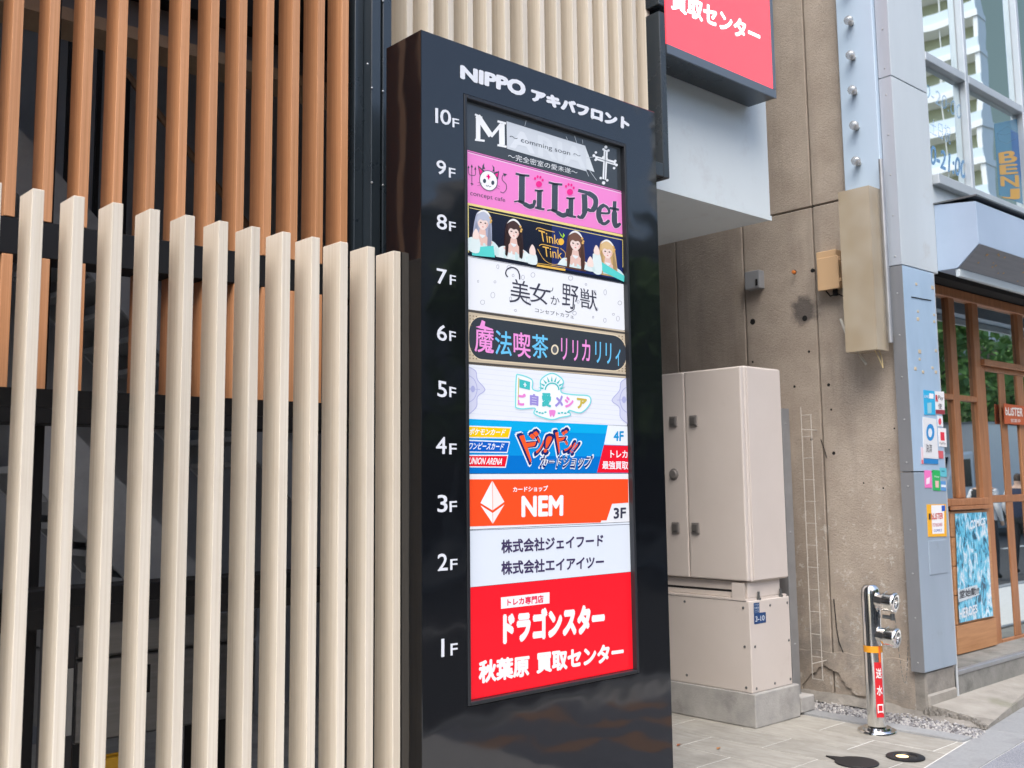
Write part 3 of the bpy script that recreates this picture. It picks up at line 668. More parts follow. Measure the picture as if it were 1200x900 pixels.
p0, p1 = hit(62, 735, 1, 4.2), hit(86, 860, 1, 4.2)
box('body', (p0[0], p1[0], 4.2, 4.34, 0.001, p0[2]), plain('dark_grey_metal', (.035, .035, .04), .4, .3), mb_, .006)
a, c = hit(90, 783, 1, 4.19), hit(95, 860, 1, 4.19); box('label_strip', (p1[0]-.03, p1[0]-.01, 4.194, 4.201, c[2], a[2]), plain('label_grey', (.35, .35, .34), .5), mb_)

# ================================================================ RED LIGHT BOX
RY = 3.72
rx, rz = hit(910, 115, 1, RY)[0], hit(910, 115, 1, RY)[2]
rb = thing('red_light_box', 'large red light box sign with white lettering mounted above the white canopy', 'sign', (5.2, RY, rz))
box('casing', (4.655, rx, RY+.012, CY-.008, rz, 6.0), M['bluebk'], rb, .003)
rfr = plain('box_frame_blue', (.10, .13, .17), .3)
fw = .055
box('frame', (4.655, rx+.002, RY, RY+.0115, rz-.003, rz+fw), rfr, rb, .002); box('frame', (rx-.03, rx+.002, RY, RY+.0115, rz+fw+.001, 6), rfr, rb, .002)
rface = MB().box(4.655, rx-.031, RY+.004, RY+.0115, rz+fw+.001, 6.0).build('panel', prnt('boxred', (255, 78, 92), .55), rb)

# ================================================================ CABINET
cb_ = thing('electrical_cabinet', 'cream steel electrical cabinet on a concrete plinth beside the stained wall', 'cabinet', (5.95, 4.5, 0))
cx0, cx1, c0, c1 = 5.715, 6.165, 4.03, 5.45
box('plinth', (5.695, 6.20, 4.005, 5.5, 0, .213), M['plinth'], cb_, .008, 2)
lo = box('lower_box', (5.70, 6.155, 4.028, 5.45, .2135, .787), M['cream'], cb_, .006, 2)
box('lower_seam', (5.697, 6.158, 4.05, 5.46, .788, .80), M['cream'], cb_)
for (yy, zz) in [(4.075, .745), (4.075, .50), (4.075, .245), (4.55, .75), (4.55, .265), (5.0, .75), (5.0, .265)]:
    MB().lathe((5.70, yy, zz), (-1, 0, 0), [(0, .009), (.003, .008), (.004, .004)], 8).build('bolt', M['darksteel'], lo)
for (xx, zz) in [(5.745, .50), (5.745, .24), (5.93, .745), (6.13, .745), (6.13, .5), (5.95, .245), (6.13, .25)]:
    MB().lathe((xx, 4.028, zz), (0, -1, 0), [(0, .009), (.003, .008), (.004, .004)], 8).build('bolt', M['darksteel'], lo)
# base channel between boxes
box('channel', (5.735, 6.10, 4.06, 5.40, .801, .905), M['cream'], cb_, .003)
MB().box(5.700, 5.704, 4.062, 4.16, .80, .90).build('channel_plate', M['cream'], cb_)
box('channel_gap', (5.7345, 5.7349, 4.17, 5.4, .835, .85), M['dark'], cb_)
for xx in (5.83, 6.08): MB().tube((xx, 4.044, .787), (xx, 4.044, .80), .016, n=6).tube((xx, 4.044, .80), (xx, 4.044, .84), .008, n=8).build('anchor_bolt', M['darksteel'], cb_)
ub = box('upper_box', (5.745, cx1, 4.033, 5.45, .906, 2.315), M['cream'], cb_, .012, 3)
box('front_panel', (5.765, cx1-.012, 4.0265, 4.0328, .915, 2.305), M['cream'], ub, .003)
# doors on the face towards the fence side
def door(y0, y1): return MB().box(5.705, 5.7435, y0, y1, .912, 2.308).build('door', M['cream'], cb_, bevel=.01, seg=3)
d1 = door(4.036, 4.500); d2_ = door(4.506, 5.44)
lm_ = plain('latch_grey', (.27, .25, .235), .4, .4)
for dd, yy, zz in [(d2_, 4.60, 1.972), (d1, 4.425, 1.969), (d2_, 4.606, 1.245), (d1, 4.436, 1.245)]:
    box('latch', (5.690, 5.7045, yy-.031, yy+.031, zz-.036, zz+.036), lm_, dd, .003); box('latch_plate', (5.684, 5.6895, yy-.02, yy+.02, zz-.024, zz+.024), plain('latch_dark', (.17, .16, .15), .4, .4), dd, .002)
MB().lathe((5.7045, 4.612, 1.609), (-1, 0, 0), [(0, .040), (.006, .038), (.008, .030), (.018, .026), (.019, .01)], 20).build('lock', lm_, d2_, smooth=True)

# steel post, footing, wire tray
pf = thing('steel_post', 'grey steel angle post on a small concrete footing beside the cream cabinet', 'post', (6.33, 4.1, 0))
box('footing', (6.235, 6.40, 4.02, 4.22, 0.0125, .115), M['plinth'], pf, .006)
box('post_flange', (6.255, 6.262, 4.09, 4.19, .116, 2.055), M['steel'], pf, .001); box('post_face', (6.2625, 6.345, 4.09, 4.097, .116, 2.055), M['steel'], pf, .001)
for zz in (1.95, 1.2, .45): MB().lathe((6.30, 4.09, zz), (0, -1, 0), [(0, .008), (.004, .006)], 8).build('bolt', M['steel'], pf)
wt = thing('wire_tray', 'thin white wire cable tray standing upright against the stained concrete wall', 'wire tray', (6.5, 4.3, 0))
wy0, wy1 = 4.16, 4.28
xw = 6.56
def wy(px, py): return hit(px, py, 0, xw)[1]
ya_, yb_ = wy(957.5, 650), wy(945.5, 650)
ztop, zbot = hit(950, 486, 0, xw)[2], hit(950, 795, 0, xw)[2]
wires('tray_wire', [(xw, ya_, zbot), (xw, ya_, ztop)], .0026, M['wire'], wt); wires('tray_wire', [(xw+.005, yb_, zbot), (xw+.005, yb_, ztop+.06)], .0026, M['wire'], wt)

nR = 13
for i in range(nR):
    zz = zbot+(ztop-zbot)*i/(nR-1); wires('tray_rung', [(xw, ya_-.006, zz), (xw+.005, yb_, zz)], .0022, M['wire'], wt)
wires('tray_tie', [(xw+.005, yb_, ztop-.1), (WX, yb_+.01, ztop-.1)], .003, M['wire'], wt); wires('tray_tie', [(xw+.005, yb_, zbot+.1), (WX, yb_+.01, zbot+.1)], .003, M['wire'], wt)

# ================================================================ SIAMESE STANDPIPE
sp = thing('standpipe', 'polished stainless fire standpipe with two capped inlets on the pale pavers', 'standpipe', (6.154, 3.436, 0))
sx, sy = 6.154, 3.436
rP = .056
ztp = .905
MB().lathe((sx, sy, .0), (0, 0, 1), [(.001, .118), (.012, .118), (.018, .114), (.020, .088), (.034, .083), (.036, .060)], 40).build('base_flange', M['chrome'], sp, smooth=True)
MB().lathe((sx, sy, 0), (0, 0, 1), [(.041, rP), (ztp-.06, rP), (ztp-.03, rP*.92), (ztp-.01, rP*.68), (ztp-.001, rP*.35), (ztp, .005)], 40).build('pipe', M['chrome'], sp, smooth=True)
dirn = Vector((.80, -.58, .06)).normalized()
ddir = Vector((.62, -.70, -.34)).normalized()
for zz in (.80, .585):
    c_ = Vector((sx, sy-.01, zz+.01))
    idr = Vector((.12, -1, -.10)).normalized()
    b_ = MB().lathe(c_, idr, [(0, .04), (.055, .050), (.078, .058), (.080, .061), (.087, .061), (.089, .058), (.128, .058), (.130, .062), (.145, .062), (.151, .058), (.153, .054), (.153, .038), (.146, .036), (.146, .012), (.156, .010), (.157, .003)], 32).build('inlet', M['chrome'], sp, smooth=True)
    for k in range(3):
        t = k*2.1; a_ = idr.orthogonal().normalized(); e_ = idr.cross(a_); q_ = c_+idr*.149+(a_*math.cos(t)+e_*math.sin(t))*.027
        MB().tube(q_-idr*.004, q_+idr*.006, .009, n=8).build('cap_lug', M['darksteel'], b_)
MB().tube((sx+.03, sy-.06, .705), (sx+.04, sy-.12, .70), .012, n=8).tube((sx+.04, sy-.12, .685), (sx+.04, sy-.12, .725), .014, n=8).build('drain_valve', M['darksteel'], sp)
chn = MB(); pts = []
for k in range(26):
    t = k/25; pts.append((sx+.05+.02*t, sy-.13-.07*t, .70-.33*math.sin(math.pi*t)-.12*t))
for p, q in zip(pts[::1], pts[1::1]):
    chn.tube(p, (p[0]*.35+q[0]*.65, p[1]*.35+q[1]*.65, p[2]*.35+q[2]*.65), .0022, n=5)
chn.build('chain', M['darksteel'], sp)
def wrap(name, z0, z1, a0, a1, mat, dr=.0012, n=18):
    m = MB()
    for i in range(n):
        t0, t1 = a0+(a1-a0)*i/n, a0+(a1-a0)*(i+1)/n; r = rP+dr
        m.quad((sx+r*math.cos(t0), sy+r*math.sin(t0), z0), (sx+r*math.cos(t1), sy+r*math.sin(t1), z0), (sx+r*math.cos(t1), sy+r*math.sin(t1), z1), (sx+r*math.cos(t0), sy+r*math.sin(t0), z1))
    return m.build(name, mat, sp)
vang = math.atan2(-sy, -sx)     # direction from pipe to camera
oz = .505
wrap('orange_tape', oz-.018, oz+.022, 0, 2*math.pi, plain('orange_tape', (.85, .36, .02), .45), n=36)
# orange folded tape end (triangle)
ar = vang+.55
wrap('orange_flap', oz-.10, oz+.022, ar+.02, ar+.30, plain('orange_flap', (.80, .16, .03), .5), .0022, 6)
plt = wrap('red_plate', .10, oz-.075, vang+.02, vang+.88, plain('red_plate', (.62, .015, .025), .4), .0026, 10)
SP_PLATE = (sx, sy, rP+.0062, vang+.02, vang+.88, .10, oz-.075, plt)

# in-ground light and the black cover plate
def glight(px, py, lab, lit):
    p = G(px, py, .004); t = thing('ground_light', lab, 'ground light', (p[0], p[1], 0))
    MB().lathe((p[0], p[1], 0), (0, 0, 1), [(.001, .105), (.008, .105), (.011, .098), (.011, .066), (.006, .062)], 36).build('ring', plain('cast_black', (.018, .018, .02), .45, .3), t, smooth=True)
    MB().lathe((p[0], p[1], 0), (0, 0, 1), [(.0062, .061), (.0075, .055), (.008, .01)], 30).build('lens', plain('lens_glass', (.02, .02, .022), .08), t, smooth=True)
    if lit: MB().lathe((p[0]-.012, p[1]+.012, 0), (0, 0, 1), [(.0082, .034), (.0088, .028), (.009, .01)], 20).build('lamp', plain('warm_lamp', (1, .62, .28), .4, emit=1.2), t)
    return t
glight(1061, 887, 'round black in-ground light with a warm lit lens beside the standpipe', True)
p = G(1004, 893.5, .004)
m = MB(); ring = []
for k in range(40):
    a_ = 2*math.pi*k/40; r = .118
    if abs(k-10) <= 1: r = .118+(.075 if k == 10 else .028)
    ring.append((p[0]+r*math.cos(a_), p[1]+r*math.sin(a_)))
cov = thing('ground_cover', 'flat black round cover plate with a pointed tab on the pale pavers', 'cover plate', (p[0], p[1], 0))
m.prism(ring, 2, .0012, .009).build('plate', plain('cover_black', (.012, .012, .014), .5), cov, bevel=.002)

# ================================================================ TOTEM SIGN
SX0, SX1, STOP = 2.441, 3.891, 3.374
tot = thing('totem_sign', 'tall glossy black floor directory totem with ten backlit panels', 'sign', ((SX0+SX1)/2, YS, 0))
fx0, fx1, fz0, fz1 = 2.662, 3.669, .699, 3.161       # frame outer
ix0, ix1, iz0, iz1 = fx0+.016, fx1-.016, fz0+.016, fz1-.016
RD = .030                                             # recess depth
body = MB()
body.box(SX0, fx0, YS, YS+.24, 0, STOP); body.box(fx1, SX1, YS, YS+.24, 0, STOP)
bm_ = MB()
# front shell as one ring of quads + sides
def shell():
    v = [(SX0, YS, 0), (SX1, YS, 0), (SX1, YS, STOP), (SX0, YS, STOP), (fx0, YS, fz0), (fx1, YS, fz0), (fx1, YS, fz1), (fx0, YS, fz1)]
    v += [(a, YS+.24, c) for a, _, c in v[:4]]
    v += [(a, YS+RD+.02, c) for a, _, c in v[4:8]]
    f = [(0, 1, 5, 4), (1, 2, 6, 5), (2, 3, 7, 6), (3, 0, 4, 7), (0, 8, 9, 1), (1, 9, 10, 2), (2, 10, 11, 3), (3, 11, 8, 0), (8, 11, 10, 9), (4, 5, 13, 12), (5, 6, 14, 13), (6, 7, 15, 14), (7, 4, 12, 15), (12, 13, 14, 15)]
    m = MB(); m.v = v; m.f = f; return m
shell().build('body', M['sign'], tot, bevel=.002)
fm = MB()
t_ = .016; yA, yB = YS-.004, YS+RD
for b_ in [(fx0+.001, ix0, yA, yB, fz0+.001, fz1-.001), (ix1, fx1-.001, yA, yB, fz0+.001, fz1-.001), (ix0+.0005, ix1-.0005, yA, yB, fz0+.001, iz0), (ix0+.0005, ix1-.0005, yA, yB, iz1, fz1-.001)]: 
    MB().box(*b_).build('screen_frame', M['signframe'], tot, bevel=.002)
PY = YS+.022                                          # panel faces
def pz(px, py): return hit(px, py, 1, PY)[2]
zl_ = [iz1-.001]+[pz(549, y) for y in (175.8, 238.2, 299.6, 362.5, 426.6, 491.2, 555.2, 620.9, 688.7)]+[iz0+.001]
W_ = (246, 249, 255)
pcol = [(58, 63, 68), (240, 136, 208), (26, 30, 52), (240, 243, 250), (205, 190, 168), (236, 240, 250), (14, 150, 226), (238, 240, 246), (226, 234, 246), (255, 30, 46)]
pname = ['ten', 'nine']
PAN = []
plabels = ['dark grey panel with a paper notice and a white cross', 'pink panel with cat emblem', 'photo panel with four women in pale dresses', 'white panel with black script', 'charcoal panel with pink and blue characters', 'pale panel with pastel logo', 'blue panel with slanted orange logo', 'orange panel with white diamond', 'white panel with two lines of text', 'red panel with white text']
for i in range(10):
    p_ = MB().box(ix0+.0005, ix1-.0005, PY, PY+.012, zl_[i+1]+.0012, zl_[i]-.0012).build('panel', prnt('p%d' % i, pcol[i], .22), tot)
    p_['label'] = plabels[i]; PAN.append(p_)
box('panel_backing', (ix0, ix1, PY+.0125, YS+.051, iz0, iz1), M['dark'], tot)

# ---------------------------------------------------------------- drawing on planes
TXT = {}
def glyphs(s, bold=0., shear=0.):
    """outline fill of a string, its box scaled to the unit square; boldness comes from shifted copies (v, layer, faces)"""
    k = (s, bold, shear)
    if k in TXT: return TXT[k]
    c = bpy.data.curves.new('t', 'FONT'); c.body = s; c.resolution_u = 3; c.shear = shear
    o = bpy.data.objects.new('t', c); COL.objects.link(o); bpy.context.view_layer.update()
    dg = bpy.context.evaluated_depsgraph_get(); me = bpy.data.meshes.new_from_object(o.evaluated_get(dg))
    v = np.array([p.co[:2] for p in me.vertices]); f = [tuple(p.vertices) for p in me.polygons]
    bpy.data.objects.remove(o); bpy.data.curves.remove(c); bpy.data.meshes.remove(me)
    V, Ff, Z = [v], list(f), [np.zeros(len(v))]
    if bold > .004:
        for i in range(8):
            a = math.pi/4*i+.3; V.append(v+[bold*math.cos(a), bold*math.sin(a)]); Z.append(np.full(len(v), (i+1)*.00004))
            Ff += [tuple(q+len(v)*(i+1) for q in t) for t in f]
    v = np.concatenate(V); lo, hi = v.min(0), v.max(0); v = np.c_[(v-lo)/(hi-lo), np.concatenate(Z)]; TXT[k] = (v, Ff); return TXT[k]
LAY = .0006
class Canvas:
    """draws flat print on an axis-aligned plane; picture points are turned into points of that plane"""
    def __init__(s, ax, v, parent, e=.22, sgn=-1): s.ax, s.v, s.p, s.e, s.sg = ax, v, parent, e, sgn; s.k = 0
    def pos(s, p, lay): return hit(p[0], p[1], s.ax, s.v+s.sg*lay*LAY)
    def mat(s, c): return prnt('%d_%d_%d' % c, c, s.e) if s.e else plain('paint_%d_%d_%d' % c, srgb(*c), .5)
    def poly(s, pts, c, lay=1, nm='printed_shape', par=None):
        m = MB(); m.quad(*[s.pos(p, lay) for p in pts]); par = par or s.p
        o = org(par); me = bpy.data.meshes.new(nm); me.from_pydata([tuple(Vector(v)-o) for v in m.v], [], m.f); return link(nm, me, s.mat(c), par)
    def polys(s, lst, c, lay=1, nm='printed_shape', par=None):
        m = MB(); par = par or s.p
        for pts in lst: m.quad(*[s.pos(p, lay) for p in pts])
        o = org(par); me = bpy.data.meshes.new(nm); me.from_pydata([tuple(Vector(v)-o) for v in m.v], [], m.f); return link(nm, me, s.mat(c), par)
    def text(s, t, q, c, bold=.02, lay=2, shear=0., nm='lettering', par=None, grow=0.):
        """q: TL, TR, BR, BL picture points"""
        v, f = glyphs(t, bold, shear); par = par or s.p
        P = [np.array(s.pos(p, lay)) for p in q]
        if grow:
            cen = sum(P)/4; P = [p+(p-cen)*0 for p in P]
            ex = (P[1]-P[0]); ex = ex/np.linalg.norm(ex)*grow; ez = (P[0]-P[3]); ez = ez/np.linalg.norm(ez)*grow
            P = [P[0]-ex+ez, P[1]+ex+ez, P[2]+ex-ez, P[3]-ex-ez]
        o = np.array(org(par)); out = []
        for a, b, zz in v:
            q_ = (P[3]*(1-a)+P[2]*a)*(1-b)+(P[0]*(1-a)+P[1]*a)*b-o; q_[s.ax] += s.sg*zz; out.append(tuple(q_))
        me = bpy.data.meshes.new(nm); me.from_pydata(out, [], f); return link(nm, me, s.mat(c), par)
    def stroke(s, pts, w, c, lay=1, nm='printed_line', par=None, closed=False):
        """polyline of constant or varying picture width"""
        if closed: pts = list(pts)+[pts[0]]
        n = len(pts); ws = w if isinstance(w, (list, tuple)) else [w]*n
        L, Rr = [], []
        for i, p in enumerate(pts):
            a = pts[max(0, i-1)]; b = pts[min(n-1, i+1)]
            if closed and i in (0, n-1): a, b = pts[n-2], pts[1]
            dx, dy = b[0]-a[0], b[1]-a[1]; d = math.hypot(dx, dy) or 1; nx, ny = -dy/d*ws[i]/2, dx/d*ws[i]/2
            L.append((p[0]+nx, p[1]+ny)); Rr.append((p[0]-nx, p[1]-ny))
        return s.polys([[L[i], L[i+1], Rr[i+1], Rr[i]] for i in range(n-1)], c, lay, nm, par)
    def strokes(s, lst, c, lay=1, nm='lettering', par=None):
        q = []
        for pts, w in lst:
            n = len(pts); ws = w if isinstance(w, (list, tuple)) else [w]*n
            L, Rr = [], []
            for i, p in enumerate(pts):
                a = pts[max(0, i-1)]; b = pts[min(n-1, i+1)]; dx, dy = b[0]-a[0], b[1]-a[1]; d = math.hypot(dx, dy) or 1
                nx, ny = -dy/d*ws[i]/2, dx/d*ws[i]/2; L.append((p[0]+nx, p[1]+ny)); Rr.append((p[0]-nx, p[1]-ny))
            q += [[L[i], L[i+1], Rr[i+1], Rr[i]] for i in range(n-1)]
        return s.polys(q, c, lay, nm, par)
def ell(cx, cy, rx, ry, n=20, a0=0, a1=2*math.pi, sl=0.):
    return [(cx+rx*math.cos(a0+(a1-a0)*i/n), cy+ry*math.sin(a0+(a1-a0)*i/n)+sl*rx*math.cos(a0+(a1-a0)*i/n)) for i in range(n+(0 if abs(a1-a0-2*math.pi) < 1e-6 else 1))]
def zm_(ox, oy, sc): return lambda *p: [(ox+x*sc, oy+y*sc) for x, y in p]
def sm(pts, n=5):
    """Catmull-Rom smoothing of a polyline"""
    out = []; P = [pts[0]]+list(pts)+[pts[-1]]
    for i in range(1, len(P)-2):
        for k in range(n):
            t = k/n; p0, p1, p2, p3 = P[i-1:i+3]
            out.append(tuple(.5*((2*p1[j])+(-p0[j]+p2[j])*t+(2*p0[j]-5*p1[j]+4*p2[j]-p3[j])*t*t+(-p0[j]+3*p1[j]-3*p2[j]+p3[j])*t**3) for j in (0, 1)))
    return out+[pts[-1]]

# ---- header and floor numbers on the front face
hd = Canvas(1, YS-.0006, tot, 0)
zT = zm_(440, 20, .28333); zU = zm_(440, 230, .3); zV = zm_(440, 480, .28333); zW = zm_(440, 660, .3)
LW = (226, 230, 236)
hd.text('NIPPO', zT((350, 196), (622, 268), (620, 332), (350, 254)), LW, .06)
hd.text('アキバフロント', zT((643, 293), (1052, 418), (1050, 470), (643, 345)), LW, .085)
def fl(z, n, q, f):
    (a, b, c, d), sl = q, .2
    hd.text(n, z((a, b), (c, b+(c-a)*sl), (c, d+(c-a)*sl*.9), (a, d)), LW, .012, nm='floor_number')
    (a, b, c, d) = f
    hd.text('F', z((a, b), (c, b+(c-a)*sl), (c, d+(c-a)*sl*.9), (a, d)), LW, .01, nm='floor_letter')
fl(zT, 'I0', (247, 374, 313, 438), (318, 417, 346, 455)); fl(zT, '9', (252, 589, 292, 648), (303, 622, 331, 663)); fl(zT, '8', (253, 812, 296, 875), (304, 844, 332, 884))
fl(zU, '7', (239, 280, 279, 340), (290, 306, 314, 345)); fl(zU, '6', (240, 498, 279, 561), (288, 525, 314, 564)); fl(zU, '5', (242, 718, 279, 782), (288, 743, 315, 784))
def fl0(z, n, q, f, sl):
    for t, (a, b, c, d), bo in ((n, q, .012), ('F', f, .01)):
        hd.text(t, z((a, b), (c, b+(c-a)*sl), (c, d+(c-a)*sl), (a, d)), LW, bo, nm='floor_number' if t != 'F' else 'floor_letter')
fl0(zV, '4', (250, 112, 294, 183), (305, 140, 336, 185), .02); fl0(zV, '3', (256, 353, 298, 425), (306, 379, 337, 424), -.03); fl0(zV, '2', (257, 597, 299, 668), (309, 619, 339, 664), -.08)
fl0(zW, 'I', (257, 296, 269, 367), (293, 315, 321, 361), -.13)

# ---- ten: notice panel
c0 = Canvas(1, PY, PAN[0]); zA = zm_(540, 120, 1/6)
c0.strokes([(zA((122, 95), (122, 268)), 5.2), (zA((118, 95), (212, 235)), 6.2), (zA((212, 240), (288, 150)), 3.6), (zA((288, 150), (290, 300)), 6.6), (zA((100, 84), (150, 108)), 2.2), (zA((100, 262), (168, 270)), 2.4), (zA((258, 132), (318, 148)), 2.4), (zA((258, 300), (322, 312)), 2.4)], (240, 242, 246), 2)
c0.poly(zA((322, 132), (875, 305), (885, 485), (325, 325)), (206, 212, 220), 3, 'paper_notice')
c0.poly(zA((875, 308), (905, 390), (940, 490), (880, 468)), (214, 220, 226), 3, 'paper_notice')
c0.text('A', zA((345, 178), (520, 235), (520, 365), (345, 318)), (220, 225, 232), .03, 4); c0.text('RIA', zA((540, 225), (875, 330), (878, 470), (545, 375)), (214, 220, 227), .03, 4)
c0.text('～ comming soon ～', zA((343, 225), (842, 365), (842, 402), (343, 268)), (54, 58, 64), .0, 5)
c0.text('～完全密室の愛未遂～', zA((333, 352), (820, 476), (820, 512), (333, 398)), (226, 229, 234), -.004, 2)
c0.polys([zA((1006, 330), (1034, 338), (1022, 545), (996, 538)), zA((945, 376), (1088, 414), (1090, 444), (945, 402))], (232, 235, 240), 2, 'cross_emblem')
c0.polys([[q for q in ell(*zA((x, y))[0], r/6, r/6, 10)] for x, y, r in [(1020, 314, 11), (1004, 330, 9), (1038, 338, 9), (950, 352, 9), (936, 374, 10), (948, 404, 9), (1094, 440, 10), (1078, 462, 9), (1086, 412, 9), (1004, 566, 12), (984, 532, 9), (1030, 548, 9), (1012, 395, 22)]], (232, 235, 240), 2, 'cross_emblem')
c0.stroke(zA((1018, 345), (1010, 540)), .9, (120, 126, 134), 3); c0.stroke(zA((962, 392), (1075, 428)), .9, (120, 126, 134), 3)
for a, b in (((460, 128), (450, 165)), ((800, 235), (815, 285)), ((740, 240), (750, 262)), ((855, 262), (858, 290)), ((885, 390), (945, 382)), ((905, 478), (955, 548)), ((880, 475), (900, 520))): c0.stroke(zA(a, b), .5, (190, 196, 204), 4)
# ---- nine: pink panel
c1 = Canvas(1, PY, PAN[1]); zB_ = zm_(540, 170, 1/6)
DK = (62, 72, 84)
c1.stroke([(548.2, 177.2), (732, 226.2)], .5, (40, 40, 52), 1); c1.stroke([(548.2, 178.6), (732, 227.6)], .5, (245, 240, 250), 1)
c1.strokes([(zB_((77, 140), (78, 285)), .7), (sm(zB_((55, 150), (55, 195), (66, 210), (90, 214), (103, 205), (102, 158))), .7), (zB_((70, 270), (88, 275)), 1.2)], DK, 2, 'trident')
c1.polys([zB_((47, 165), (54, 142), (62, 160)), zB_((69, 155), (77, 135), (86, 158)), zB_((94, 172), (102, 150), (110, 172))], DK, 2, 'trident')
hc = zB_((195, 250))[0]
c1.polys([zB_((120, 142), (172, 185), (135, 225)), zB_((222, 195), (270, 182), (262, 245))], DK, 2, 'cat_ear'); c1.polys([zB_((128, 158), (155, 185), (137, 208)), zB_((238, 205), (262, 195), (256, 228))], (238, 20, 140), 3, 'cat_ear')
c1.polys([zB_((150, 170), (152, 145), (165, 126), (164, 150), (172, 168)), zB_((222, 185), (228, 165), (220, 138), (236, 158), (238, 188))], DK, 2, 'cat_horn')
c1.poly(ell(hc[0], hc[1], 10.8, 12.0, 26, sl=.15), DK, 4, 'cat_head'); c1.poly(ell(hc[0], hc[1], 10.0, 11.2, 26, sl=.15), (246, 244, 250), 5, 'cat_head')
c1.polys([ell(*zB_((167, 252))[0], 1.9, 2.6, 12), ell(*zB_((225, 265))[0], 1.9, 2.6, 12)], DK, 6, 'cat_eye')
c1.polys([zB_((188, 205), (202, 208), (200, 242), (190, 240)), zB_((180, 214), (208, 220), (207, 230), (180, 225))], (238, 20, 140), 6, 'cat_cross')
c1.strokes([(sm(zB_((178, 280), (185, 290), (194, 284), (203, 294), (213, 288))), .6), (zB_((120, 262), (150, 268)), .4), (zB_((116, 285), (148, 280)), .4), (zB_((250, 285), (275, 290)), .4), (zB_((248, 296), (272, 310)), .4)], DK, 6, 'cat_mouth')
c1.strokes([(sm(zB_((315, 205), (295, 215), (292, 245), (318, 275), (320, 310), (300, 335), (278, 328))), .8)], DK, 2, 'tail'); c1.poly(zB_((296, 196), (326, 205), (308, 222)), DK, 2, 'tail')
c1.text('concept cafe', zB_((66, 318), (312, 372), (312, 408), (66, 362)), DK, .0, 2)
lil = lambda dx, dy, st: [(zB_((385+dx, 200+dy), (430+dx, 212+dy), (482+dx, 216+dy)), 2.2), (zB_((430+dx, 205+dy), (428+dx, 405+dy)), 5.6), (sm(zB_((375+dx, 398+dy), (410+dx, 395+dy), (450+dx, 415+dy), (485+dx, 432+dy), (512+dx, 420+dy), (520+dx, 385+dy))), [1.5]*5+[2.5]*5+[4]*5+[4.4]*5+[3]*5+[1.4])]
ii = lambda dx, dy: [(zB_((520+dx, 318+dy), (545+dx, 322+dy), (580+dx, 320+dy)), 2.0), (zB_((553+dx, 318+dy), (551+dx, 440+dy)), 4.6), (zB_((522+dx, 438+dy), (550+dx, 446+dy), (588+dx, 452+dy)), 2.2)]
pp = [(sm(zB_((825, 318), (850, 325), (900, 340), (945, 375), (945, 430), (920, 460), (890, 452))), [3]*10+[4.5]*10+[4.8]*5+[3]*6), (sm(zB_((868, 345), (872, 420), (868, 480), (845, 510), (820, 498))), [5]*10+[4]*5+[2.5]*6)]
ee = [(sm(zB_((985, 478), (1040, 478), (1035, 445), (1005, 425), (975, 450), (970, 500), (990, 545), (1015, 552), (1045, 528))), [2]*5+[2.4]*10+[3.8]*5+[4.6]*10+[3]*10+[1.4])]
tt = [(sm(zB_((1082, 395), (1080, 480), (1082, 545), (1098, 572), (1122, 548))), [3.4]*5+[5]*5+[4.6]*5+[3]*5+[1.4]), (zB_((1045, 442), (1112, 455)), 2.4)]
allg = lil(0, 0, 0)+ii(0, 0)+lil(232, 62, 0)+ii(222, 54)+pp+ee+tt
allg = [(p, [x*1.3 for x in w] if isinstance(w, list) else w*1.25) for p, w in allg]
c1.strokes([(p, [x+1.3 for x in w] if isinstance(w, list) else w+1.3) for p, w in allg], (250, 205, 238), 2, 'lettering_outline')
c1.strokes(allg, DK, 3)
for dx, dy in ((0, 0), (218, 55)):
    c1.polys([ell(*zB_((550+dx, 275+dy))[0], 3.6, 3.8, 14)]+[ell(*zB_((x+dx, y+dy))[0], 1.3, 1.7, 10) for x, y in ((522, 235), (540, 222), (560, 226), (576, 246))], (238, 20, 140), 4, 'paw_print')
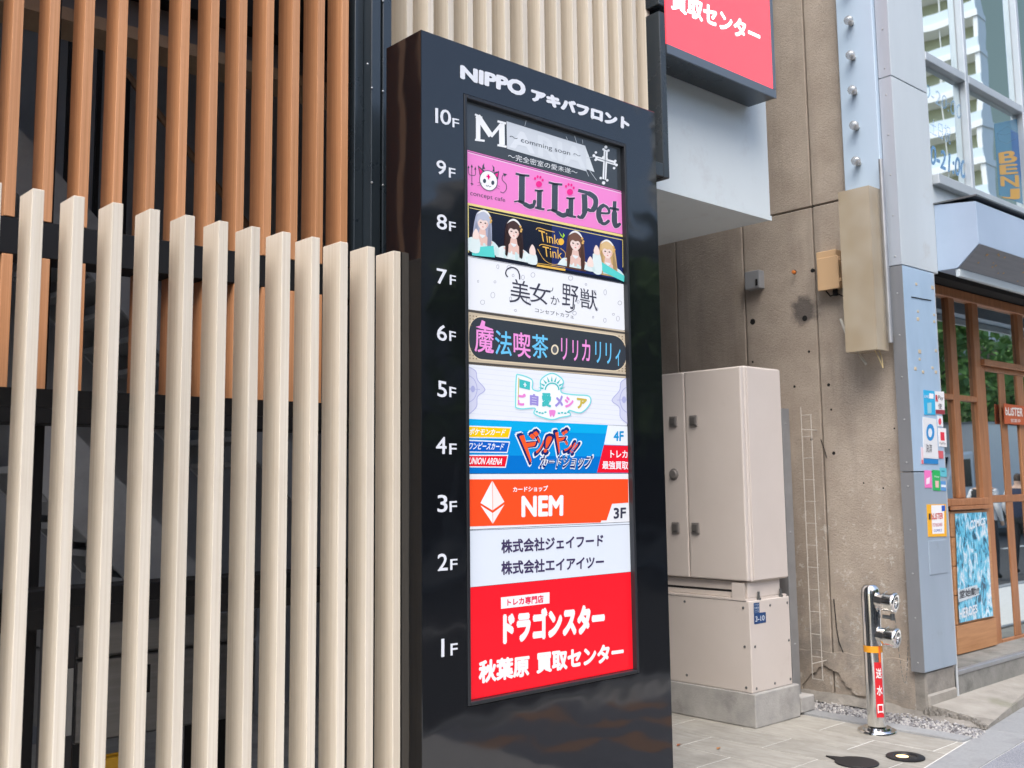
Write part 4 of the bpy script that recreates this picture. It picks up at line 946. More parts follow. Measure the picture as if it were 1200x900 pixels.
# ---- eight: photo panel
c2 = Canvas(1, PY, PAN[2]); zC = zm_(540, 235, 1/6)
def row(x): return (16+.196*(x-45))
c2.poly(zC((48, 18), (1160, 242), (1162, 578), (50, 378)), (24, 28, 48), 1); c2.poly(zC((640, 165), (1130, 262), (1140, 560), (640, 470)), (34, 46, 104), 2)
gold = (238, 218, 140)
c2.stroke(zC((45, 22), (1155, 252)), 2.6, gold, 2); c2.stroke(zC((60, 50), (1140, 278)), .7, gold, 3)
c2.stroke(zC((50, 25), (53, 365)), 1.6, gold, 2); c2.stroke(zC((1150, 255), (1152, 570)), 2.2, gold, 2); c2.stroke(zC((1138, 280), (1140, 470)), .5, gold, 3)
c2.stroke(zC((535, 455), (735, 488)), 2.4, (236, 190, 90), 3); c2.stroke(zC((535, 440), (735, 470)), .6, (236, 190, 90), 3)
def figure(hx, hy, r, hair, hair2, dress, low=3.8, hand=None, lean=0.):
    p = lambda x, y: zC((hx+(x+lean*(1.5-y))*r, hy+(y+.19*x)*r))[0]
    dk = lambda c, k: tuple(int(q*k) for q in c)
    sk, sk2 = (246, 224, 217), (232, 196, 186)
    c2.poly(sm([p(-1.15, 3.3), p(-1.1, 1.6), p(-.98, .1), p(-.72, -.85), p(0, -1.18), p(.74, -.82), p(1.0, .1), p(1.12, 1.6), p(1.25, 3.3)]), hair, 4, 'photo_hair')
    c2.poly(sm([p(-2.1, low), p(-2.0, 2.9), p(-1.5, 2.25), p(-.8, 2.15), p(0, 2.75), p(.8, 2.15), p(1.5, 2.3), p(2.1, 3.0), p(2.3, low)]), dress, 5, 'photo_dress')
    c2.poly(sm([p(-1.25, 2.35), p(-.5, 1.75), p(-.3, 1.0), p(.3, 1.0), p(.5, 1.75), p(1.25, 2.35), p(.6, 2.75), p(0, 2.9), p(-.6, 2.75), p(-1.25, 2.35)]), sk2, 6, 'photo_neck')
    c2.poly(sm([p(-.62, -.2), p(-.6, .45), p(-.32, .92), p(0, 1.08), p(.32, .92), p(.6, .45), p(.62, -.2), p(0, -.6), p(-.62, -.2)]), sk, 7, 'photo_face')
    c2.poly([p(.25, .95), p(.6, .45), p(.62, -.1), p(.45, .3), p(.35, .7)], sk2, 8, 'photo_shade')
    c2.poly(sm([p(-.74, .75), p(-.72, -.3), p(-.45, -.85), p(.05, -1.05), p(.5, -.85), p(.76, -.2), p(.74, .8), p(.55, .1), p(.3, -.12), p(0, -.02), p(-.32, -.12), p(-.55, .12), p(-.74, .75)]), hair2, 9, 'photo_fringe')
    c2.poly(sm([p(-1.0, 3.1), p(-.95, 1.2), p(-.72, .2), p(-.6, 1.3), p(-.62, 2.4), p(-.75, 3.2), p(-1.0, 3.1)]), dk(hair, .88), 9, 'photo_lock'); c2.poly(sm([p(.66, 3.1), p(.62, 1.4), p(.74, .2), p(.98, 1.2), p(1.1, 2.4), p(.98, 3.2), p(.66, 3.1)]), dk(hair, .82), 9, 'photo_lock')
    c2.polys([[p(*q) for q in ell(-.27, .24, .13, .075, 10)], [p(*q) for q in ell(.27, .24, .13, .075, 10)]], (84, 60, 62), 10, 'photo_eye')
    c2.poly([p(*q) for q in ell(.01, .72, .12, .05, 10)], (216, 110, 112), 10, 'photo_mouth')
    c2.poly([p(-.05, .3), p(.04, .3), p(.06, .52), p(-.03, .52)], sk2, 9, 'photo_nose')
    c2.polys([[p(*q) for q in ell(-.42, .5, .14, .09, 10)], [p(*q) for q in ell(.42, .5, .14, .09, 10)]], (248, 208, 204), 8, 'photo_cheek')
    c2.polys([[p(-.34, 1.62), p(.34, 1.66), p(.26, 1.84), p(0, 2.05), p(-.28, 1.8)]], (230, 238, 242), 8, 'photo_choker')
    c2.poly(sm([p(-.8, -.55), p(-.45, -1.05), p(.05, -1.28), p(.55, -1.05), p(.88, -.5), p(.7, -.62), p(.4, -.9), p(0, -1.05), p(-.4, -.88), p(-.8, -.55)]), (238, 238, 238), 10, 'photo_headband')
    c2.polys([[p(*q) for q in ell(x, y, .13, .14, 8)] for x, y in ((.8, -.5), (.92, -.2), (.86, .02))], (222, 178, 104), 11, 'photo_flower')
    for i, x in enumerate((-1.75, -1.2, -.5, .15, .8, 1.45)): c2.poly(sm([p(x, 2.55+.25*(i % 3)), p(x+.3, 2.5+.2*(i % 2)), p(x+.34, low-.1), p(x+.02, low-.1)]), (206, 230, 232) if i % 2 else (228, 240, 242), 7, 'photo_frill')
    if hand:
        c2.poly(sm([p(hand[0]-.5, hand[1]+.5), p(hand[0]+.4, hand[1]+.4), p(hand[0]+.5, low), p(hand[0]-.6, low), p(hand[0]-.5, hand[1]+.5)]), (224, 238, 240), 11, 'photo_sleeve')
        c2.poly(sm([p(hand[0]-.32, hand[1]+.5), p(hand[0]-.36, hand[1]), p(hand[0]-.1, hand[1]-.62), p(hand[0]+.1, hand[1]-.6), p(hand[0]+.34, hand[1]-.1), p(hand[0]+.3, hand[1]+.5), p(hand[0]-.32, hand[1]+.5)]), sk, 12, 'photo_hand')
figure(152, 142, 60, (168, 174, 198), (186, 192, 212), (214, 234, 238), 3.75, (-.75, 1.75), .06)
figure(372, 205, 60, (60, 42, 44), (72, 52, 52), (228, 238, 240), 3.55, (2.2, 2.0))
figure(806, 288, 60, (98, 68, 60), (118, 84, 72), (222, 236, 238), 3.1, (1.75, 2.1))
figure(1034, 346, 56, (206, 172, 122), (222, 190, 142), (210, 234, 238), 3.1, (-1.35, .35), -.05)
c2.poly(zC((78, 330), (230, 318), (240, 400), (80, 385)), (92, 212, 208), 10, 'photo_bodice'); c2.poly(zC((955, 410), (1150, 530), (1148, 572), (1000, 500)), (92, 212, 208), 10, 'photo_ribbon')
gt = (240, 190, 92)
c2.text('Tink', zC((545, 205), (690, 250), (690, 312), (560, 285)), gt, .0, 4); c2.text('Tink', zC((575, 320), (712, 350), (712, 412), (585, 392)), gt, .0, 4)
for q_ in [(sm(zC((530, 205), (545, 192), (600, 208), (660, 222))), .8), (sm(zC((552, 318), (570, 308), (620, 318), (690, 335))), .8), (sm(zC((540, 340), (590, 420), (660, 450), (720, 425), (735, 370), (700, 335))), .5)]: c2.stroke(q_[0], q_[1], gt, 4, 'printed_flourish')
c2.polys([zC((688, 215), (705, 250), (722, 262)), zC((720, 228), (732, 245), (715, 270))], (170, 220, 60), 5, 'leaf_emblem'); c2.poly(ell(*zC((705, 290))[0], 3.4, 4.0, 14), (250, 190, 70), 5, 'glow_emblem')
# ---- seven
c3 = Canvas(1, PY, PAN[3]); zD = zm_(540, 300, 1/6)
INK = (66, 66, 84)
c3.text('美', zD((358, 155), (475, 180), (498, 350), (340, 325)), INK, -.004, 2); c3.text('女', zD((478, 178), (640, 210), (610, 345), (490, 322)), INK, -.004, 2)
c3.text('か', zD((632, 275), (694, 290), (694, 350), (632, 336)), INK, -.002, 2); c3.text('野', zD((712, 192), (830, 215), (815, 385), (712, 350)), INK, -.004, 2); c3.text('獣', zD((838, 222), (955, 245), (962, 388), (840, 362)), INK, -.004, 2)
for q_ in [(sm(zD((330, 148), (316, 125), (325, 95), (358, 80), (395, 95), (412, 130), (414, 165))), 1.5), (sm(zD((735, 385), (760, 395), (795, 375), (800, 340))), 1.0), (sm(zD((600, 240), (640, 245), (648, 222))), .8)]: c3.stroke(q_[0], q_[1], INK, 2, 'printed_flourish')
c3.text('コンセプトカフェ', zD((522, 364), (795, 414), (795, 440), (522, 392)), INK, .0, 2)
c3.stroke([(548.5, 300.6), (733, 333.2)], .4, (60, 60, 70), 1)
pt = []
for x, y, rx, ry in [(260, 75, 1.4, 2.4), (122, 178, .9, 1.4), (240, 182, 1.2, 1.4), (225, 275, 2.4, 3.4), (153, 325, 2.6, 2.6), (350, 300, 1.2, 2.2), (437, 150, 1.8, 2.6), (507, 133, 2.4, 2.8), (340, 80, 2.6, 2.2), (475, 310, 2.4, 3.0), (385, 383, 1.2, 1.4), (772, 155, 2.6, 2.6), (880, 200, 1.0, 1.2), (1015, 255, 1.6, 3.2), (1118, 330, 2.2, 2.4), (1105, 440, 1.8, 3.0), (1073, 410, 1.4, 1.2), (1013, 452, 1.6, 2.6), (930, 430, .9, 1.2), (940, 255, 1.8, 2.4), (825, 322, 1.2, 1.8), (800, 402, 2.2, 2.2), (368, 137, 1.2, 1.6), (955, 375, 1.6, 2.0)]:
    e = ell(*zD((x, y))[0], rx, ry, 12); pt.append((e+[e[0]], .35))
c3.strokes(pt, (120, 120, 140), 1, 'printed_petals')
# ---- six
c4 = Canvas(1, PY, PAN[4])
rr_ = []
def zrow(u, v):   # u 0..1 across the panel, v 0..1 down
    x = 548.6+u*187.5; t = (362.5+u*27.3); b = (426.6+u*14.5); return (x, t+(b-t)*v)
def rrect(u0, v0, u1, v1, ru, rv, n=8):
    o_ = []
    for cx, cy, a in ((u1-ru, v0+rv, -90), (u1-ru, v1-rv, 0), (u0+ru, v1-rv, 90), (u0+ru, v0+rv, 180)):
        for i in range(n+1): t = R_(a+90*i/n); o_.append(zrow(cx+ru*math.cos(t), cy+rv*math.sin(t)))
    return o_
c4.poly([zrow(0, 0), zrow(1, 0), zrow(1, .045), zrow(0, .045)], (84, 80, 78), 1); c4.poly([zrow(0, .955), zrow(1, .955), zrow(1, 1), zrow(0, 1)], (84, 80, 78), 1)
c4.poly(rrect(.0, .085, .992, .915, .085, .34), (228, 212, 186), 2); c4.poly(rrect(.006, .11, .986, .89, .08, .32), (60, 66, 76), 3)
for (uu, vv, su, sv) in ((.03, .16, 1, 1), (.965, .16, -1, 1), (.03, .84, 1, -1), (.965, .84, -1, -1)):
    c4.polys([ell(*zrow(uu+su*a*.02-su*.018, vv+sv*b*.06-sv*.05), .7, .7, 8) for a, b in ((0, 0), (1, 0), (0, 1), (2, 0), (0, 2), (1, 1), (.5, 3))], (110, 92, 70), 4, 'corner_lace')
PK, BL = (244, 156, 226), (112, 200, 246)
for t, q, c in [('魔', ((97, 500), (232, 515), (232, 690), (97, 672)), PK), ('法', ((240, 518), (358, 535), (358, 705), (240, 692)), BL), ('喫', ((370, 530), (490, 548), (492, 722), (372, 705)), PK), ('茶', ((500, 545), (614, 560), (614, 725), (502, 715)), BL),
                ('リ', ((705, 575), (748, 580), (748, 733), (705, 728)), PK), ('リ', ((785, 590), (825, 595), (825, 742), (785, 735)), PK), ('カ', ((852, 585), (910, 592), (910, 742), (852, 738)), PK), ('リ', ((945, 600), (985, 605), (985, 755), (945, 750)), BL), ('リ', ((1018, 610), (1058, 615), (1058, 762), (1018, 755)), BL), ('ィ', ((1088, 650), (1122, 655), (1122, 775), (1088, 770)), BL)]:
    c4.text(t, zD(*q), c, .012, 5)
c4.poly(zD((105, 498), (135, 490), (148, 450), (172, 462), (168, 492), (228, 515), (226, 525), (140, 512)), PK, 6, 'hat_emblem')
c4.poly(ell(*zD((661, 658))[0], 4.4, 6, 18), (238, 226, 200), 5, 'ring_emblem'); c4.poly(ell(*zD((661, 658))[0], 2.9, 4.2, 16), (96, 98, 104), 6, 'ring_emblem')
# ---- five
c5 = Canvas(1, PY, PAN[5]); zE = zm_(540, 420, 1/6)
c5.strokes([(zE((60, 62+k*36), (1175, 175+k*33)), .3) for k in range(10)], (214, 220, 236), 1, 'printed_lines')
LV = (176, 180, 226)
for sg, x0_, dy in ((1, 55, 0), (-1, 1178, 75)):
    c5.poly(sm(zE((x0_, 60+dy), (x0_+sg*50, 90+dy), (x0_+sg*62, 150+dy), (x0_+sg*108, 205+dy), (x0_+sg*110, 230+dy), (x0_+sg*62, 270+dy), (x0_+sg*55, 340+dy), (x0_, 395+dy*.9))), (214, 217, 240), 2, 'lace_edge')
    c5.strokes([(sm(zE((x0_, 60+dy), (x0_+sg*50, 90+dy), (x0_+sg*62, 150+dy), (x0_+sg*108, 205+dy), (x0_+sg*110, 230+dy), (x0_+sg*62, 270+dy), (x0_+sg*55, 340+dy), (x0_, 395+dy*.9))), .9), (sm(zE((x0_, 120+dy), (x0_+sg*40, 150+dy), (x0_+sg*60, 215+dy), (x0_+sg*40, 280+dy), (x0_, 310+dy))), .9), (zE((x0_, 215+dy), (x0_+sg*80, 218+dy)), .8)], LV, 3, 'lace_edge')
    c5.poly(ell(*zE((x0_+sg*30, 215+dy))[0], 2.6, 4, 12), LV, 4, 'lace_edge')
outl = sm(zE((385, 345), (390, 140), (410, 115), (500, 150), (505, 215), (560, 225), (560, 160), (590, 125), (640, 105), (690, 125), (722, 165), (705, 235), (790, 255), (900, 265), (908, 320), (845, 382), (760, 365), (770, 400), (700, 415), (640, 430), (560, 410), (515, 385), (520, 350), (430, 355), (385, 345)))
c5.poly([(x+1.0, y+.8) for x, y in outl], (226, 178, 232), 3, 'logo_shadow'); c5.stroke(outl, 1.5, (128, 222, 226), 5, 'logo_outline'); c5.poly(outl, (246, 249, 255), 4, 'logo_ground')
TE, VI, YE, PI_ = (72, 194, 196), (162, 150, 222), (206, 186, 84), (236, 140, 216)
c5.poly(zE((412, 145), (488, 165), (486, 222), (412, 205)), TE, 6, 'logo_flag'); c5.stroke(zE((408, 135), (402, 330)), 1.0, YE, 6, 'logo_flag'); c5.polys([zE((440, 180), (462, 184), (462, 190), (440, 186)), zE((448, 170), (455, 171), (455, 202), (448, 200))], (246, 249, 255), 7, 'logo_flag')
c5.polys([[zE((640+60*math.cos(a-.12), 222+60*math.sin(a-.12)))[0], zE((640+98*math.cos(a), 222+100*math.sin(a)))[0], zE((640+60*math.cos(a+.12), 222+60*math.sin(a+.12)))[0]] for a in [R_(-170+20*k) for k in range(9)]], TE, 6, 'logo_rays')
a_ = ell(*zE((642, 222))[0], 8, 8, 14, math.pi, 2*math.pi); c5.stroke(a_, 1.6, TE, 6, 'logo_rays')
for t, q, c in [('ご', ((400, 240), (458, 248), (455, 335), (400, 330)), PI_), ('自', ((485, 245), (548, 255), (545, 335), (485, 328)), VI), ('愛', ((568, 235), (638, 245), (635, 345), (570, 338)), TE), ('メ', ((662, 255), (722, 262), (718, 345), (662, 340)), VI), ('シ', ((730, 265), (795, 272), (790, 352), (730, 345)), PI_), ('ア', ((815, 275), (888, 285), (880, 358), (815, 352)), YE)]: c5.text(t, zE(*q), c, .055, 6)
c5.poly(sm(zE((620, 365), (642, 362), (666, 368), (660, 400), (650, 412), (642, 398), (632, 412), (624, 396), (620, 365))), PI_, 6, 'logo_heart')
c5.polys([ell(*zE((x, y))[0], 1.6, 1.0, 8) for x, y in ((535, 375), (555, 382), (575, 385), (595, 378), (690, 385), (712, 382), (735, 385), (755, 378))], TE, 6, 'logo_leaf')
# ---- four
c6 = Canvas(1, PY, PAN[6])
c6.poly(zE((55, 425), (1034, 468), (1028, 530), (55, 500)), (16, 176, 236), 1); c6.poly(zE((55, 680), (985, 690), (958, 803), (55, 806)), (10, 118, 208), 1)
for (y0, y1, x1, x2, c, t, sh) in [(472, 560, 357, 338, (250, 206, 20), 'ポケモンカード', 0), (572, 662, 346, 328, (20, 96, 200), 'ワンピースカード', 0), (678, 766, 334, 316, (238, 26, 50), 'UNION ARENA', .25)]:
    s_ = .04 if y0 < 600 else .0
    c6.poly(zE((54, y0), (x1, y0+12*(s_ > 0)), (x2, y1+3), (54, y1)), (240, 246, 252), 2); c6.poly(zE((54, y0+8), (x1-7, y0+8+12*(s_ > 0)), (x2-5, y1-5), (54, y1-8)), c, 3)
    c6.text(t, zE((60, y0+18), (x1-38, y0+24), (x2-30, y1-18), (56, y1-22)), (246, 250, 255), .02, 4, .2)
NV = (26, 44, 116)
for (q, t) in [(((408, 545), (555, 505), (520, 650), (490, 735)), 'ド'), (((535, 552), (590, 548), (572, 668), (528, 668)), 'ン'), (((605, 545), (650, 548), (600, 665), (580, 660)), '!'), (((662, 520), (760, 500), (720, 590), (690, 672)), 'ド'), (((728, 575), (790, 590), (760, 665), (728, 650)), 'ン'), (((800, 590), (828, 602), (780, 668), (765, 658)), '!!')]:
    for g_, c, l_, b_ in ((.020, (240, 246, 252), 2, .06), (.013, NV, 3, .05), (0, (246, 96, 50), 5, .03)): c6.text(t, zE(*q), c, b_, l_, grow=g_)
for g_, c, l_, b_ in ((.016, (240, 246, 252), 4, .05), (.010, NV, 6, .05), (0, (244, 247, 252), 7, -.012)): c6.text('カードショップ', zE((572, 695), (918, 698), (905, 758), (565, 758)), c, b_, l_, .1, grow=g_)
c6.poly(zE((1034, 470), (1190, 478), (1190, 612), (1008, 606)), (238, 244, 252), 2); c6.poly(zE((1006, 610), (1190, 615), (1190, 804), (958, 803)), (240, 28, 52), 2)
c6.text('4F', zE((1075, 512), (1146, 510), (1144, 582), (1073, 580)), (20, 150, 214), .03, 3); c6.text('トレカ', zE((1052, 645), (1172, 648), (1172, 700), (1052, 698)), (246, 246, 252), .025, 3); c6.text('最強買取', zE((995, 722), (1176, 722), (1176, 782), (995, 778)), (246, 246, 252), .02, 3)
# ---- three
c7 = Canvas(1, PY, PAN[7]); zF = zm_(540, 560, .170833)
c7.poly(zF((52, 10), (1148, 8), (1150, 170), (1038, 178), (1000, 292), (965, 292), (960, 306), (52, 334)), (255, 84, 40), 1)
wt_ = (244, 246, 250)
c7.polys([zF((215, 20), (135, 172), (217, 222)), zF((135, 188), (217, 240), (219, 314))], wt_, 2, 'diamond_logo'); c7.polys([zF((217, 20), (299, 165), (219, 222)), zF((299, 182), (220, 240), (221, 314))], (250, 238, 236), 2, 'diamond_logo')
c7.stroke(zF((216, 22), (219, 222)), .8, (250, 170, 150), 3, 'diamond_logo')
c7.text('カードショップ', zF((358, 62), (598, 52), (596, 92), (358, 98)), wt_, .03, 2); c7.text('NEM', zF((416, 124), (704, 118), (702, 260), (416, 270)), wt_, .045, 2)
c7.text('3F', zF((1048, 206), (1134, 202), (1132, 276), (1048, 282)), (66, 66, 84), .03, 2)
# ---- two
c8 = Canvas(1, PY, PAN[8]); c8.stroke([(550.3, 621.6), (740, 614.4)], .5, (60, 60, 90), 1)
TX = (70, 60, 96)
c8.text('株式会社ジェイフード', zF((276, 424), (978, 384), (976, 470), (278, 520)), TX, .032, 2); c8.text('株式会社エイアイツー', zF((276, 572), (984, 530), (980, 618), (278, 668)), TX, .032, 2)
# ---- one
c9 = Canvas(1, PY, PAN[9]); zG = zm_(550, 680, .1625)
c9.poly(zG((228, 124), (578, 86), (578, 166), (229, 206)), (244, 246, 250), 2); c9.text('トレカ専門店', zG((274, 135), (535, 104), (535, 162), (274, 186)), (236, 30, 80), .03, 3)
c9.text('ドラゴンスター', zG((242, 226), (978, 156), (976, 372), (242, 462)), wt_, .075, 2)
c9.text('秋葉原', zG((66, 580), (434, 536), (432, 690), (68, 748)), wt_, .045, 2); c9.text('買取センター', zG((482, 524), (1114, 446), (1112, 582), (484, 676)), wt_, .05, 2)

# ---- lettering elsewhere
cr = Canvas(1, RY+.004, rface, .8); zR = zm_(770, 0, 1/6.427)
cr.text('買取センター', zR((105, -105), (778, 210), (775, 355), (105, 66)), (255, 255, 255), .04, 2)
cr.text('ドラゴンスター', zR((-60, -420), (600, -90), (600, 20), (-60, -260)), (255, 255, 255), .04, 2)
ck_ = Canvas(1, 4.028, lo, 0); zK = zm_(870, 690, .075)
ck_.poly(zK((175, 225), (265, 212), (268, 372), (178, 385)), (24, 70, 120), 1, 'address_sticker'); ck_.poly(zK((180, 385), (365, 362), (370, 525), (185, 556)), (24, 66, 118), 2, 'address_sticker')
ck_.text('3-10', zK((203, 432), (345, 410), (345, 492), (205, 515)), (220, 228, 236), .01, 3)
ck_.text('千代田区', zK((184, 245), (258, 234), (258, 256), (184, 268)), (190, 205, 222), .0, 3); ck_.text('外神田', zK((184, 285), (258, 274), (258, 312), (184, 322)), (200, 212, 226), .0, 3); ck_.text('三丁目', zK((190, 335), (255, 326), (255, 364), (190, 374)), (190, 205, 222), .0, 3)
# characters round the standpipe plate
sx_, sy_, rr2, a0_, a1_, zz0, zz1, plt_ = SP_PLATE
def cyl_text(t, za, zb):
    v, f = glyphs(t, .02); o_ = org(plt_); out = []
    for a, b, zz in v:
        th = a1_-.13-(1-a)*(a1_-a0_-.26) if False else a0_+.13+a*(a1_-a0_-.26); out.append((sx_+(rr2+zz)*math.cos(th)-o_[0], sy_+(rr2+zz)*math.sin(th)-o_[1], za+(zb-za)*b-o_[2]))
    me = bpy.data.meshes.new('lettering'); me.from_pydata(out, [], f); link('lettering', me, plain('paint_white', (.85, .85, .85), .5), plt_)
cyl_text('送', .335, .395); cyl_text('水', .232, .292); cyl_text('口', .125, .18)
# stickers on the blue corner column
def sticker(pts, c, lab, items=(), cat='sticker', grp='stickers on the blue corner cladding'):
    cv = Canvas(1, NY-.003, None, 0)
    P = [hit(*p, 1, NY-.0025) for p in pts]; cx = sum(p[0] for p in P)/4; cz_ = min(p[2] for p in P)
    t = thing('sticker', lab, cat, (cx, NY-.003, cz_), grp); cv.p = t
    m = MB(); xs = [(p[0], p[2]) for p in P]; m.prism(xs, 1, NY-.0032, NY-.0004).build('sheet', cv.mat(c), t)
    cv.v = NY-.0034
    for it in items:
        if it[0] == 'p': cv.poly(it[1], it[2], it[3] if len(it) > 3 else 1)
        else: cv.text(it[1], it[2], it[3], it[4] if len(it) > 4 else .0, 3)
    return t
zS = zm_(1080, 430, .2336)
sticker(zS((10, 115), (65, 122), (70, 240), (15, 240)), (44, 172, 218), 'bright blue sticker with a white card motif', [('p', zS((38, 132), (60, 135), (60, 160), (38, 158)), (235, 240, 245)), ('p', zS((28, 180), (50, 178), (50, 232), (30, 234)), (150, 200, 215)), ('t', 'LINE', zS((14, 140), (36, 142), (36, 156), (14, 154)), (235, 245, 250))])
sticker(zS((66, 122), (112, 124), (116, 238), (70, 236)), (232, 232, 232), 'white payment sticker with dark red R and a red foot bar', [('p', zS((70, 214), (116, 216), (116, 237), (71, 235)), (150, 50, 60)), ('t', 'R', zS((70, 140), (82, 141), (83, 175), (71, 174)), (200, 30, 50), .04), ('t', 'Pay', zS((84, 142), (108, 146), (108, 172), (84, 168)), (60, 60, 66)), ('t', '使', zS((84, 182), (102, 184), (102, 212), (84, 210)), (70, 70, 74))])
sticker(zS((6, 250), (74, 262), (84, 462), (10, 456)), (222, 224, 226), 'torn white sticker with a blue round swirl', [('p', ell(*zS((44, 328))[0], 4.8, 10, 18), (40, 140, 205), 1), ('p', ell(*zS((43, 330))[0], 2.4, 5.4, 14), (222, 228, 232), 2), ('p', zS((12, 460), (84, 464), (84, 488), (12, 484)), (40, 130, 195), 1), ('t', '決済', zS((22, 385), (52, 388), (52, 430), (22, 428)), (70, 70, 76))])
sticker(zS((80, 245), (105, 248), (108, 300), (82, 298)), (226, 230, 234), 'small pale round-cornered sticker with a pink heart mark', [('p', ell(*zS((92, 274))[0], 1.8, 4, 12), (222, 70, 90), 1)])
sticker(zS((84, 306), (122, 308), (126, 402), (88, 398)), (236, 234, 234), 'white sticker with a red square emblem', [('p', zS((94, 326), (114, 328), (116, 370), (96, 368)), (222, 50, 70)), ('t', 'PayPay', zS((90, 376), (121, 379), (121, 392), (90, 390)), (90, 90, 95))])
sticker(zS((84, 420), (108, 422), (110, 460), (88, 458)), (206, 92, 98), 'small plain red faded sticker')
sticker(zS((-2, 402), (8, 405), (10, 488), (0, 486)), (226, 200, 206), 'narrow white sticker with a pink foot bar', [('p', zS((-1, 465), (9, 468), (10, 487), (0, 486)), (220, 110, 120))])
sticker(zS((14, 518), (48, 520), (52, 606), (18, 606)), (238, 120, 190), 'pink sticker with a white bird mark', [('p', zS((24, 560), (42, 552), (40, 585), (22, 590)), (245, 225, 238))])
sticker(zS((55, 516), (92, 520), (94, 622), (58, 618)), (40, 176, 92), 'green sticker with a pale code square', [('p', zS((68, 570), (86, 572), (86, 606), (70, 604)), (232, 190, 180)), ('t', 'Pay', zS((66, 545), (88, 547), (88, 558), (66, 556)), (230, 245, 235))])
sticker(zS((92, 505), (124, 508), (126, 552), (95, 550)), (96, 186, 200), 'small teal sticker with dark ticks', [('p', zS((100, 520), (116, 521), (116, 526), (100, 525)), (40, 120, 140))])
sticker(zS((95, 572), (120, 574), (124, 622), (98, 620)), (90, 150, 206), 'small blue badge sticker with a white band', [('p', zS((98, 590), (122, 592), (122, 604), (98, 602)), (230, 236, 242))])
sticker(zS((26, 690), (122, 688), (126, 850), (34, 852)), (240, 178, 40), 'orange bordered shop flyer with a white centre', [('p', zS((48, 694), (112, 692), (114, 835), (54, 838)), (240, 240, 240), 1), ('t', 'bLiSTER', zS((50, 735), (108, 732), (108, 762), (50, 766)), (205, 70, 60), .02), ('t', 'TOYS&GAMES', zS((56, 785), (104, 782), (104, 798), (56, 802)), (190, 70, 90)), ('p', zS((100, 696), (118, 694), (118, 722), (101, 724)), (30, 90, 190), 2), ('t', 'COMICS', zS((62, 815), (102, 812), (102, 824), (62, 828)), (50, 80, 170)), ('p', zS((36, 735), (46, 735), (46, 765), (36, 766)), (60, 40, 40), 2)], 'flyer')
# orange door sign and the blue poster
ds_ = Canvas(1, DY-.042, None, 0); zQ = zm_(1090, 330, .189)
P = [hit(*p, 1, DY-.040) for p in zQ((458, 756), (600, 775), (600, 890), (462, 880))]
dsg = thing('door_sign', 'small orange shop sign with white lettering hung on the glazed door', 'sign', (P[0][0], DY-.04, P[2][2]))
MB().prism([(p[0], p[2]) for p in P], 1, DY-.042, DY-.0365).build('board', plain('sign_orange', (.55, .11, .03), .5), dsg); ds_.p = dsg; ds_.v = DY-.0422
ds_.text('bLiSTER', zQ((466, 778), (574, 784), (574, 838), (468, 828)), (235, 228, 220), .03, 2); ds_.text('営業中', zQ((500, 850), (560, 852), (560, 876), (500, 872)), (232, 214, 204), .01, 2)
zP = zm_(1100, 580, .2)
cvp = Canvas(1, DY-.06, None, 0)
def pmat():
    m, n, l, b = nmat('comic_poster'); tc = n.new('ShaderNodeTexCoord'); mp = n.new('ShaderNodeMapping'); mp.inputs['Scale'].default_value = (16, 1, 7); l.new(tc.outputs['Object'], mp.inputs[0])
    no = n.new('ShaderNodeTexNoise'); no.inputs['Scale'].default_value = 1.2; no.inputs['Detail'].default_value = 4; no.inputs['Distortion'].default_value = 1.4; l.new(mp.outputs[0], no.inputs[0])
    rp = n.new('ShaderNodeValToRGB'); rp.color_ramp.interpolation = 'CONSTANT'; e = rp.color_ramp.elements; e[0].position = 0; e[0].color = (.03, .10, .16, 1); e[1].position = .40; e[1].color = (.08, .38, .58, 1)
    for p, c in ((.47, (.14, .55, .74, 1)), (.54, (.40, .66, .80, 1)), (.60, (.72, .80, .86, 1)), (.68, (.10, .42, .64, 1))): x = e.new(p); x.color = c
    l.new(no.outputs[0], rp.inputs[0]); l.new(rp.outputs[0], b.inputs['Base Color']); b.inputs['Roughness'].default_value = .35; return m
pm = pmat()
P = [hit(*p, 1, DY-.060) for p in zP((95, 110), (280, 100), (312, 708), (115, 750))]
po = thing('poster', 'curled blue and white comic poster on the plank apron of the shop front', 'poster', ((P[0][0]+P[1][0])/2, DY-.06, P[3][2]))
m = MB(); nx, nz = 6, 14
for j in range(nz+1):
    for i in range(nx+1):
        u, v = i/nx, j/nz; q = (P[0]*(1-u)+P[1]*u)*(1-v)+(P[3]*(1-u)+P[2]*u)*v
        m.v.append((q[0], DY-.0605-.004*math.sin(v*3)-.03*max(0, v-.8)*2*abs(u-.45)*1.5, q[2]))
for j in range(nz):
    for i in range(nx): a = j*(nx+1)+i; m.f.append((a, a+1, a+nx+2, a+nx+1))
m.build('sheet', pm, po, smooth=True); cvp.p = po; cvp.v = DY-.068
cvp.text('COMICS', zP((186, 150), (272, 132), (272, 172), (180, 205)), (236, 242, 246), .03, 2); cvp.poly(zP((112, 560), (225, 525), (238, 585), (118, 630)), (200, 210, 216), 1); cvp.text('堂始動!!', zP((122, 560), (238, 535), (238, 580), (122, 610)), (60, 64, 72), .03, 2); cvp.text('HEROES', zP((120, 668), (225, 640), (228, 690), (122, 730)), (226, 232, 238), .03, 2)
